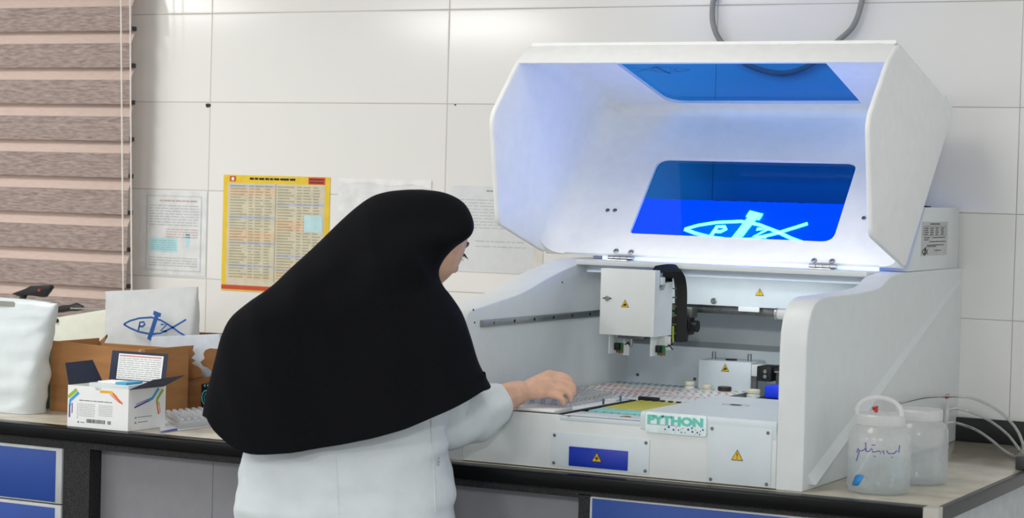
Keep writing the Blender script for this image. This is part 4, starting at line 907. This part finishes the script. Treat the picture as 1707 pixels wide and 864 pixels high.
# leaflet and clear well rack
V = [at_z(x, y, CZ + .0006) for x, y in ((262, 722), (300, 690), (420, 690), (396, 712), (385, 708))]
V = [at_z(268, 722.5, CZ + .0006), at_z(392, 706, CZ + .0006), at_z(372, 684, CZ + .0006), at_z(262, 694, CZ + .0006)]
lf = MB().prism(V, (0, 0, .0006)).build('leaflet', M_wallpaper); tag(lf, 'white leaflet with blue corners under the clear well rack', 'leaflet')
f = MB(); q = Vector((0, 0, .0009))
L0, L1, L2, L3 = V
for t0, t1, s_ in ((0, .22, .14), (.72, 1, .16)):
    a = L0.lerp(L1, t0); b = L0.lerp(L1, t1); c_ = L3.lerp(L2, t0); d_ = L3.lerp(L2, t1); f.poly([a + q, b + q, b.lerp(d_, s_) + q, a.lerp(c_, s_ * .6) + q])
f.build('blue_corner', mat('royal_blue_print', '#3340a8', .4), lf, recalc=False)
P0_, P1_, P2_ = at_z(300, 716, CZ + .0016), at_z(386, 706, CZ + .0016), at_z(273, 700, CZ + .0016)
wx = P1_ - P0_; wy = P2_ - P0_; wx.z = wy.z = 0
wr = thing('well_rack', P0_ + wx / 2 + wy / 2, 'clear plastic well rack on the leaflet beside the small carton', 'rack')
wy = wy.normalized() * .15 if wy.length < .02 else wy
G_rack = clear_mat('cloudy_clear_plastic', (.93, .94, .96, 1), .1, .1, haze=.55, hazecol=(.86, .88, .9, 1))
mb = MB(); zb = Vector((0, 0, .016)); mb.obox(P0_, wx, wy, zb, 0, .002); mb.build('rack_base', G_rack, wr)
nx, ny = 8, 9
for j in range(ny):
    mb = MB()
    for i in range(nx):
        c_ = P0_ + wx * ((i + .5) / nx) + wy * ((j + .5) / ny); r_ = .0052
        mb.lathe([(r_ * .8, .0162), (r_, .018), (r_, .024), (r_ * .8, .024), (r_ * .75, .017)], c_, 10)
    mb.build('well_row', G_rack, wr)
# black box with cyan ring, mostly hidden
p = at_y(341, 672, -.735); px_ = at_y(335, 640, -.735)
bk = thing('black_packet', (p.x, -.72, CZ), 'black packet with a cyan ring print half hidden by the black veil', 'packet')
MB().box(px_.x, px_.x + .1, -.735, -.704, CZ + .0006, px_.z, bev=.003).build('packet_body', M_black, bk)
f = Flat((px_.x + .018, -.7352, (px_.z + CZ) / 2 + .004), X_, Z_, -Y_, .0003); f.stroke(arc(0, 0, .014, .018, 60, 300, 16), .003, 0, 1); f.stroke(arc(.002, 0, .009, .012, 60, 300, 16), .0015, 0, 1); f.disc(-.006, .03, .003, 0, 1, 8); f.disc(.004, .031, .003, 0, 1, 8); f.build('ring_print', mat('bright_cyan_print', '#4fc3d6', .5), bk)

# ------------------------------------------------------------------ jars and hoses on the right
def jar(cx, cy, r, h, label, capm, wl):
    t = thing('jar', (cx, cy, CZ), label, 'jar', 'frosted jars at the end of the worktop')
    z = CZ + .001
    pr = [(r * .86, 0), (r * .96, .004), (r, .014), (r, h - .028), (r * .97, h - .016), (r * .86, h - .006), (r * .74, h)]
    MB().lathe([(a, z + b) for a, b in pr] , (cx, cy, 0), 40).build('jar_body', G_jar, t)
    MB().lathe([(r * .9, z + .003), (r * .965, z + .014), (r * .965, z + wl)], (cx, cy, 0), 40).build('water', G_water, t)
    MB().lathe([(r * .76, z + h), (r * .79, z + h + .002), (r * .79, z + h + .02), (r * .75, z + h + .023)], (cx, cy, 0), 40).build('cap', capm, t)
    return t
j1 = at_z(1461, 822, CZ); r1 = .0628
J1 = jar(j1.x, j1.y + .012, r1, .135, 'front frosted jar with violet handwriting and a ring of hose on its cap', G_lid, .066)
cx, cy = j1.x, j1.y + .012
zc_ = CZ + .001 + .135 + .023
MB().tube([(cx - .055 + .028 + .046 * math.cos(t) + .03, cy - .02, zc_ + .004 + .030 * math.sin(t)) for t in (math.radians(a) for a in range(-8, 200, 8))], .0048, 10).build('hose_loop', G_lid, J1)
MB().tube(smooth_path([(cx - .008, cy - .01, zc_ + .012), (cx - .006, cy - .01, zc_ - .01), (cx - .01, cy - .005, zc_ - .06), (cx - .03, cy - .02, CZ + .05), (cx - .042, cy - .025, CZ + .025)]), .0022, 8).build('straw', G_lid, J1)
MB().tube([(cx - .012, cy - .012, zc_ + .01), (cx - .004, cy - .016, zc_ + .014), (cx - .006, cy - .014, zc_ + .004)], .004, 8).build('red_clip', M_red, J1)
# tag inside the jar and handwriting on it (bent round the jar)
vd = Vector((CP.x - cx, CP.y - cy, 0)).normalized(); ang0 = math.atan2(vd.y, vd.x)
def on_jar(u, z, r=r1 + .0004): a = ang0 + u / r1; return Vector((cx + r * math.cos(a), cy + r * math.sin(a), CZ + z))
tg = MB()
tq = rrect(.024, .032, .006, 3); pp = [on_jar(-.046 + 1.1 * x * .8 + y * .45, .028 + y * .75 - x * .3 + .35 * x, r1 + .0002) for x, y in tq]; tg.poly(pp); tg.build('blue_tag', M_tagb, J1, solid=.001)
hw_ = [[(-.044, .066), (-.041, .072), (-.038, .069), (-.042, .06), (-.045, .055)], [(-.038, .069), (-.03, .070), (-.027, .073), (-.024, .069), (-.018, .070), (-.014, .074), (-.012, .069), (-.006, .070), (.0, .0715), (.002, .068)], [(-.024, .069), (-.026, .081)], [(-.014, .0785), (-.008, .0785)], [(.004, .070), (.007, .072), (.008, .067)],
       [(.012, .072), (.016, .068), (.026, .068), (.032, .072)], [(.022, .063), (.024, .0632)], [(.036, .069), (.037, .079)], [(-.01, .0635), (-.007, .064)]]
for s_ in hw_: pass
mb = MB()
for s_ in hw_: mb.tube([on_jar(u * 1.12, .0875 + (z - .069) * 1.5) for u, z in s_], .00105, 6)
mb.build('handwriting', M_inkb, J1)
j2 = at_z(1526, 806, CZ)
jar(j2.x, j2.y + .01, .0625, .131, 'rear frosted jar half full of water, behind the one with handwriting', G_lid, .068)
hs_ = thing('hose_set', at_x(1580, 712, XR1 + .02), 'clear hoses arching from the analyser down to the end of the worktop', 'hose')
rgc = at_x(1578, 692, XR1 + .012)
MB().tube([rgc + Vector((0, .0, 0)) + Vector((.006 * math.cos(t), -.016 * math.cos(t), .028 * math.sin(t))) for t in (2 * math.pi * k / 24 for k in range(24))], .004, 10, closed=True).build('hose_ring', G_lid, hs_)
def hose(px, r=.0035):
    pts = [at_pl(x, y, Vector((XR1 + .01, -.1, 0)), Vector((.75, .66, 0)).normalized()) if False else (at_x(x, y, X)) for x, y, X in px]
    MB().tube(smooth_path(pts, 8), r, 10).build('hose', G_tube, hs_)
hose([(1575, 690, XR1 + .001), (1590, 681, 2.275), (1620, 688, 2.31), (1650, 702, 2.36), (1680, 725, 2.42), (1701, 752, 2.47)])
hose([(1577, 706, XR1 + .001), (1592, 705, 2.275), (1625, 716, 2.32), (1650, 732, 2.37), (1675, 752, 2.43), (1692, 760, 2.47), (1704, 752, 2.5)])
hose([(1500, 672, 2.30), (1540, 663, 2.29), (1580, 661, 2.29), (1620, 664, 2.33), (1660, 682, 2.39), (1690, 710, 2.45), (1705, 740, 2.49), (1706, 768, 2.50)])
c = at_x(1578, 661, XR1); MB().box(XR1, XR1 + .004, c.y - .012, c.y + .012, c.z - .005, c.z + .005, bev=.001).build('red_label', M_red, AN)
c = at_x(1576, 716, XR1); MB().box(XR1, XR1 + .002, c.y - .006, c.y + .004, c.z - .012, c.z + .01).build('port_label', M_ink, AN)
# ------------------------------------------------------------------ the woman
YAW = .47184644
BO = Vector((1.36, -1.46, 0)); BU = Vector((math.cos(YAW), math.sin(YAW), 0)); BV = Vector((-math.sin(YAW), math.cos(YAW), 0))
def bp(x, y, v=0): return at_pl(x, y, BO + BV * v, BV)
PE = thing('person', (1.36, -1.46, 0), 'woman in a black veil and white coat seen from behind, reaching into the analyser', 'person')
def sphere(mb, c, r, n=12):
    mb.lathe([(r * math.sin(math.pi * k / n) + 1e-5, -r * math.cos(math.pi * k / n)) for k in range(n + 1)], c, n + 4)
def limb(mb, pts, rad, n=12, sub=4):
    P = smooth_path(pts, sub); R2 = []
    for i in range(len(pts) - 1): R2 += [rad[i] + (rad[i + 1] - rad[i]) * k / sub for k in range(sub)]
    R2.append(rad[-1]); mb.tube(P, R2, n)
    sphere(mb, P[0], R2[0] * .98); sphere(mb, P[-1], R2[-1] * .98)
bd_ = MB()
# head
HC = bp(714, 400, .045); hf = (BU * .66 + BV * .75).normalized(); pit = math.radians(30)
fw = (hf * math.cos(pit) - Z_ * math.sin(pit)).normalized(); hu = (Z_ * math.cos(pit) + hf * math.sin(pit)).normalized(); hs_ = fw.cross(hu).normalized()
def headpt(x, y, z):   # unit direction: side, forward, up
    X, Yy, Zz = x * .070, y * .088, z * .104
    if z < 0: X *= 1 - .30 * z * z; Yy *= 1 - .12 * z * z; Yy += .012 * z * z
    if y > 0:
        Yy += .024 * math.exp(-(x / .16) ** 2 - ((z + .12) / .16) ** 2) + .010 * math.exp(-(x / .12) ** 2 - ((z - .1) / .2) ** 2)
        Yy -= .010 * sum(math.exp(-((x - s * .42) / .16) ** 2 - ((z - .12) / .12) ** 2) for s in (-1, 1))
        Yy += .006 * math.exp(-(x / .25) ** 2 - ((z + .45) / .06) ** 2) + .006 * math.exp(-(x / .25) ** 2 - ((z + .56) / .05) ** 2) + .008 * math.exp(-(x / .3) ** 2 - ((z + .85) / .15) ** 2)
        Yy += .005 * math.exp(-(x / .6) ** 2 - ((z - .3) / .1) ** 2)
    return HC + hs_ * X + fw * Yy + hu * Zz
rings = []
for i in range(1, 40):
    a = math.pi * i / 40; rings.append([headpt(math.sin(a) * math.cos(t), math.sin(a) * math.sin(t), -math.cos(a)) for t in (2 * math.pi * k / 48 for k in range(48))])
bd_.loft(rings)
for s in (-1, 1):
    c = HC + hs_ * .064 * s - fw * .012 - hu * .005
    bd_.tube([c + (fw * math.cos(t) * .016 + hu * math.sin(t) * .03) for t in (2 * math.pi * k / 16 for k in range(16))], .006, 8, closed=True)
pelvis, chest = bp(572, 870, .01), bp(580, 590, .03)
limb(bd_, [bp(570, 960, .02), pelvis, bp(575, 740, 0), chest, bp(640, 500, .06), bp(690, 455, .06), HC - hu * .06 - fw * .02], [.10, .11, .10, .10, .075, .052, .05], 16)
# arms
WR = at_y(864, 655, -1.135)
sh_r, el_r = bp(725, 560, .05), bp(742, 702, .10)
limb(bd_, [chest + Vector((0, 0, .03)), sh_r, el_r], [.06, .055, .042]); limb(bd_, [el_r, el_r.lerp(WR, .45), WR], [.041, .038, .0265], 14)
sh_l, el_l, wr_l = bp(440, 560, .05), bp(425, 680, .14), bp(530, 690, .27)
limb(bd_, [chest + Vector((0, 0, .03)), sh_l, el_l], [.06, .05, .04]); limb(bd_, [el_l, el_l.lerp(wr_l, .5), wr_l], [.04, .036, .026], 14)
def hand(wr, fingers, thumb, pr):
    for (pts, r) in fingers:
        k = pts[0]; limb(bd_, [wr.lerp(k, .08), wr.lerp(k, .55), k], [.0175, .0155, .0125], 10, 3)
        limb(bd_, pts, [r * 1.25, r * 1.08, r, r * .82], 10, 4)
    limb(bd_, thumb, [.015, .013, .0105, .008], 10, 4)
A_ = lambda x, y, Y: at_y(x, y, Y)
hand(WR, [([A_(916, 626, -1.065), A_(936, 627, -1.052), A_(950, 635, -1.045), A_(953, 647, -1.042)], .0082),
          ([A_(916, 635, -1.078), A_(938, 637, -1.066), A_(954, 645, -1.058), A_(956, 658, -1.054)], .0084),
          ([A_(912, 646, -1.090), A_(934, 649, -1.078), A_(949, 656, -1.070), A_(951, 668, -1.066)], .008),
          ([A_(904, 655, -1.102), A_(923, 659, -1.092), A_(936, 665, -1.086), A_(940, 674, -1.082)], .0072)],
     [A_(876, 648, -1.105), A_(900, 640, -1.062), A_(922, 650, -1.035), A_(938, 660, -1.025)], 0)
fd = BV; 
hand(wr_l, [([wr_l + BU * (.028 - .018 * i) + BV * .075, wr_l + BU * (.028 - .018 * i) + BV * .105 - Z_ * .004, wr_l + BU * (.027 - .017 * i) + BV * .125 - Z_ * .018, wr_l + BU * (.026 - .016 * i) + BV * .132 - Z_ * .034], (.0082, .0084, .008, .0072)[i]) for i in range(4)],
     [wr_l + BU * .018 + BV * .02, wr_l + BU * .042 + BV * .05, wr_l + BU * .048 + BV * .078 - Z_ * .01, wr_l + BU * .04 + BV * .098 - Z_ * .02], 0)
body = bd_.build('body', M_skin, PE)
rm = body.modifiers.new('fuse', 'REMESH'); rm.mode = 'VOXEL'; rm.voxel_size = .0030; rm.use_smooth_shade = True
sm = body.modifiers.new('soften', 'SMOOTH'); sm.factor = .5; sm.iterations = 3
# eyes, lashes, brows
for s in (-1, 1):
    c = headpt(s * .42, math.sqrt(1 - .42 ** 2 - .12 ** 2), .12) + fw * .001
    mb = MB(); sphere(mb, c - fw * .006, .0105, 10); mb.build('eye', M_eye, PE)
    mb = MB(); pts = [headpt(s * x, math.sqrt(max(.01, 1 - x * x - .0036)), .10 - abs(x - .45) * .25) + fw * .0045 for x in (.22, .32, .42, .52, .62, .70)]
    mb.tube(pts, [.001, .0024, .003, .003, .0026, .001], 6)
    for p in pts[1:]: mb.tube([p, p + fw * .010 - hu * .004 + hs_ * s * .004], [.0012, .0003], 5)
    mb.build('eyelash', M_lash, PE)
    mb = MB(); pts = [headpt(s * x, math.sqrt(max(.01, 1 - x * x - .09)), .33 - (x - .4) ** 2 * .5) + fw * .002 for x in (.2, .35, .5, .65, .75)]; mb.tube(pts, [.002, .0035, .0035, .003, .001], 6); mb.build('eyebrow', M_hair, PE)
mb = MB()
for i in range(9):
    t = (i - 4) / 4; pts = [headpt(t * .55 * k_, math.sqrt(max(.02, 1 - (t * .55 * k_) ** 2 - z_ * z_)), z_) + fw * .0015 for z_, k_ in ((.80, .9), (.62, 1.05), (.48, 1.3))]; mb.tube(pts, [.011, .010, .006], 8)
mb.build('hair', M_hair, PE)
# coat
def body_ring(L, R, vb, vf, n=72, p=.75, fold=0, k0=9, ph=0, drop=0, skew=0, vc=0):
    out = []
    for k in range(n):
        t = 2 * math.pi * k / n; c, s = math.cos(t), math.sin(t)
        cx_ = abs(c) ** .9 * (1 if c > 0 else -1); sx_ = abs(s) ** p * (1 if s > 0 else -1)
        q = (L + R) / 2 + (R - L) / 2 * cx_ + BV * (vc + (vf if s > 0 else vb) * sx_)
        if fold:
            nr = ((R - L).normalized() * c + BV * s).normalized()
            q += nr * fold * (.6 * math.sin(k0 * t + ph) + .4 * math.sin(k0 * 1.7 * t + 2 * ph + 1)) * abs(s)
        if drop: d_ = c + .3; q += Z_ * (-drop * max(0, (1 - (d_ / 1.25) ** 1.8) if d_ > 0 else (1 - (-d_ / .62) ** 3)) * (1 if s < 0 else .6))
        out.append(q)
    return out
def densify(rings, n=4):
    out = []
    for i in range(len(rings) - 1):
        a, b, c, d = rings[max(i - 1, 0)], rings[i], rings[i + 1], rings[min(i + 2, len(rings) - 1)]
        for k in range(n):
            t = k / n
            out.append([.5 * ((2 * B) + (C - A) * t + (2 * A - 5 * B + 4 * C - D) * t * t + (3 * B - A - 3 * C + D) * t ** 3) for A, B, C, D in zip(a, b, c, d)])
    return out + [rings[-1]]
rows = [(480, 530, 710, 530, .06, .09), (435, 600, 732, 600, .085, .11), (412, 690, 740, 690, .105, .12), (411, 740, 747, 735, .115, .125), (400, 790, 753, 785, .135, .14), (393, 830, 758, 825, .145, .145), (388, 864, 761, 864, .15, .15), (374, 1000, 772, 1000, .165, .16), (366, 1150, 780, 1150, .17, .165)]
rings = [body_ring(bp(a, b, .0), bp(c, d, .0), vb, vf, fold=.002 + .0006 * i, k0=7, ph=.5 + .2 * i) for i, (a, b, c, d, vb, vf) in enumerate(rows)]
rings = densify(rings, 6)
def wrinkle(p, amp):
    q = Vector((p.dot(BU) * 5, p.dot(BV) * 5, p.z * 13)); return noise.noise(q + Vector((4, 2, 7))) * amp + noise.noise(q * 2.3) * amp * .4
cen = BO
rings = [[p + (p - Vector((cen.x, cen.y, p.z))).normalized() * wrinkle(p, .018) for p in r] for r in rings]
ct = MB().loft(rings, 0, False, False)
# sleeves
def sleeve(pts, rad, seed):
    P = smooth_path(pts, 8); R2 = []
    for i in range(len(pts) - 1): R2 += [rad[i] + (rad[i + 1] - rad[i]) * k / 8 for k in range(8)]
    R2.append(rad[-1]); n = 36; rr = []; prev = None
    for i, p in enumerate(P):
        d = (P[min(i + 1, len(P) - 1)] - P[max(i - 1, 0)]).normalized()
        e = d.cross(Z_).normalized() if prev is None else (prev - d * prev.dot(d)).normalized(); prev = e; g = d.cross(e)
        ring = []
        for j in range(n):
            t = 2 * math.pi * j / n; o = e * math.cos(t) + g * math.sin(t)
            a = noise.noise(Vector((i * .22 + seed, math.cos(t) * 1.2, math.sin(t) * 1.2))) * .011
            ring.append(p + o * (R2[i] + a * (1 if i < len(P) - 2 else .2)))
        rr.append(ring)
    # turned-in cuff
    rr.append([P[-1] + (q - P[-1]) * .9 - (P[-1] - P[-2]) * .4 for q in rr[-1]]); rr.append([P[-3] + (q - P[-1]) * .85 for q in rr[-2]])
    ct.loft(rr, 0, True, False)
CU = el_r.lerp(WR, .80)
sleeve([bp(705, 560, .03), bp(728, 640, .07), bp(746, 697, .095), el_r.lerp(WR, .40) + Vector((0, 0, -.006)), CU], [.066, .063, .062, .060, .034], 2)
sleeve([bp(450, 560, .03), bp(432, 640, .09), el_l, el_l.lerp(wr_l, .5), el_l.lerp(wr_l, .9)], [.066, .06, .055, .048, .038], 6)
coat = ct.build('coat', M_coat, PE, ang=80, solid=.0025)
# veil
VR = [  # left px, right px, depth back, depth front, centre v, fold, drop
    (680, 316, 702, 316, .018, .018, .04, 0, 0), (648, 319, 734, 320, .06, .06, .045, 0, 0), (620, 327, 760, 330, .09, .09, .05, 0, 0), (594, 344, 778, 346, .105, .10, .05, .0005, 0),
    (567, 368, 789, 373, .115, .085, .045, .001, .0), (537, 398, 784, 394, .125, .075, .035, .0015, .0), (512, 422, 760, 412, .13, .07, .028, .002, 0), (485, 447, 742, 431, .135, .08, .02, .003, 0),
    (452, 478, 732, 452, .14, .10, .015, .004, 0), (412, 506, 736, 474, .145, .13, .01, .005, .005), (385, 530, 752, 496, .15, .15, .01, .006, .01), (370, 562, 770, 524, .155, .16, .01, .007, .02),
    (357, 607, 785, 565, .165, .165, .01, .009, .03), (346, 652, 798, 607, .175, .17, .01, .011, .056), (338, 690, 818, 646, .185, .17, .01, .013, .078)]
rings = [body_ring(bp(a, b, 0), bp(c, d, 0), vb, vf, 108, .52 if 3 < i_ < 9 else .7, fo, 5, 1.2, dr, .38, vc) for i_, (a, b, c, d, vb, vf, vc, fo, dr) in enumerate(VR)]
rings = densify(rings, 6)
rings = [[p + BV * (noise.noise(Vector((p.dot(BU) * 5 + p.z * 1.5, 1, p.z * 2.2))) * .022 + abs(noise.noise(Vector((p.dot(BU) * 11 + p.z * 4, 3, p.z * 2.5)))) * .02) * min(1, i / 30) for p in r] for i, r in enumerate(rings)]
SA, SB = bp(628, 318), bp(730, 474); sd = (SB - SA).normalized(); sn_ = BV.cross(sd).normalized()
if sn_.dot(BU) > 0: sn_ = -sn_
rings = [[p - BV * (.009 / (1 + math.exp(-max(-40, min(40, (p - SA).dot(sn_) / .0022)))) * min(1, i / 6)) for p in r] for i, r in enumerate(rings)]
last = rings[-1]; cc_ = sum(last, Vector()) / len(last)
rings.append([p + (cc_ - p).normalized() * .006 + Z_ * .003 for p in last]); rings.append([p + (cc_ - p).normalized() * .012 + Z_ * .03 for p in last])
vb_ = MB().loft(rings, 0, True, False)
veil = vb_.build('veil', M_veil, PE, ang=80)
# coat seam tag
bpy.context.view_layer.update()
dg = bpy.context.evaluated_depsgraph_get()
def coat_hit(x, y):
    ok, l, n_, i = coat.evaluated_get(dg).ray_cast(coat.matrix_world.inverted() @ CP, ray(x, y).normalized()); return (coat.matrix_world @ l, n_) if ok else (bp(x, y, -.1), -BV)
c, n_ = coat_hit(730, 768); n_ = n_.normalized(); tu = Z_.cross(n_).normalized()
f = Flat(c, tu, Z_, n_, .001); f.rect(-.004, -.012, .004, .012, 0, 1)
for k in range(6): f.rect(-.003, -.010 + k * .0035, .0025 - .001 * (k % 2), -.0085 + k * .0035, 1, 2)
f.build('seam_tag', [M_paper, M_ink], PE)
pts = [coat_hit(718 + .05 * (y - 700), y) for y in range(700, 860, 12)]
MB().tube([p + n_ * .0008 for p, n_ in pts], .0014, 6).build('side_seam', M_coat, PE)
pts = [coat_hit(560 + .06 * (y - 770), y) for y in range(762, 860, 12)]
MB().tube([p + n_ * .0003 for p, n_ in pts], .0012, 6).build('back_seam', M_coat, PE)
for s in (-1, 1):
    hip = BO + BU * .085 * s + Vector((0, 0, .62)); ft = BO + BU * .10 * s + BV * .0 + Vector((0, 0, .085))
    mb = MB(); limb(mb, [hip + Z_ * .12, hip, (hip + ft) / 2 + BV * .015, ft], [.085, .085, .065, .055], 18); mb.build('trouser_leg', M_trouser, PE)
    sh = []
    for k in range(9):
        t = k / 8; sh.append([ft * 1 + BV * (-.07 + .24 * t) + BU * math.cos(a) * (.03 + .014 * math.sin(math.pi * (t * .75 + .15))) + Z_ * (-.085 + .001 + (.5 + .5 * math.sin(a)) * (.075 - .035 * t)) for a in (2 * math.pi * j / 16 for j in range(16))])
    mb = MB().loft(sh); mb.build('shoe', M_black, PE)
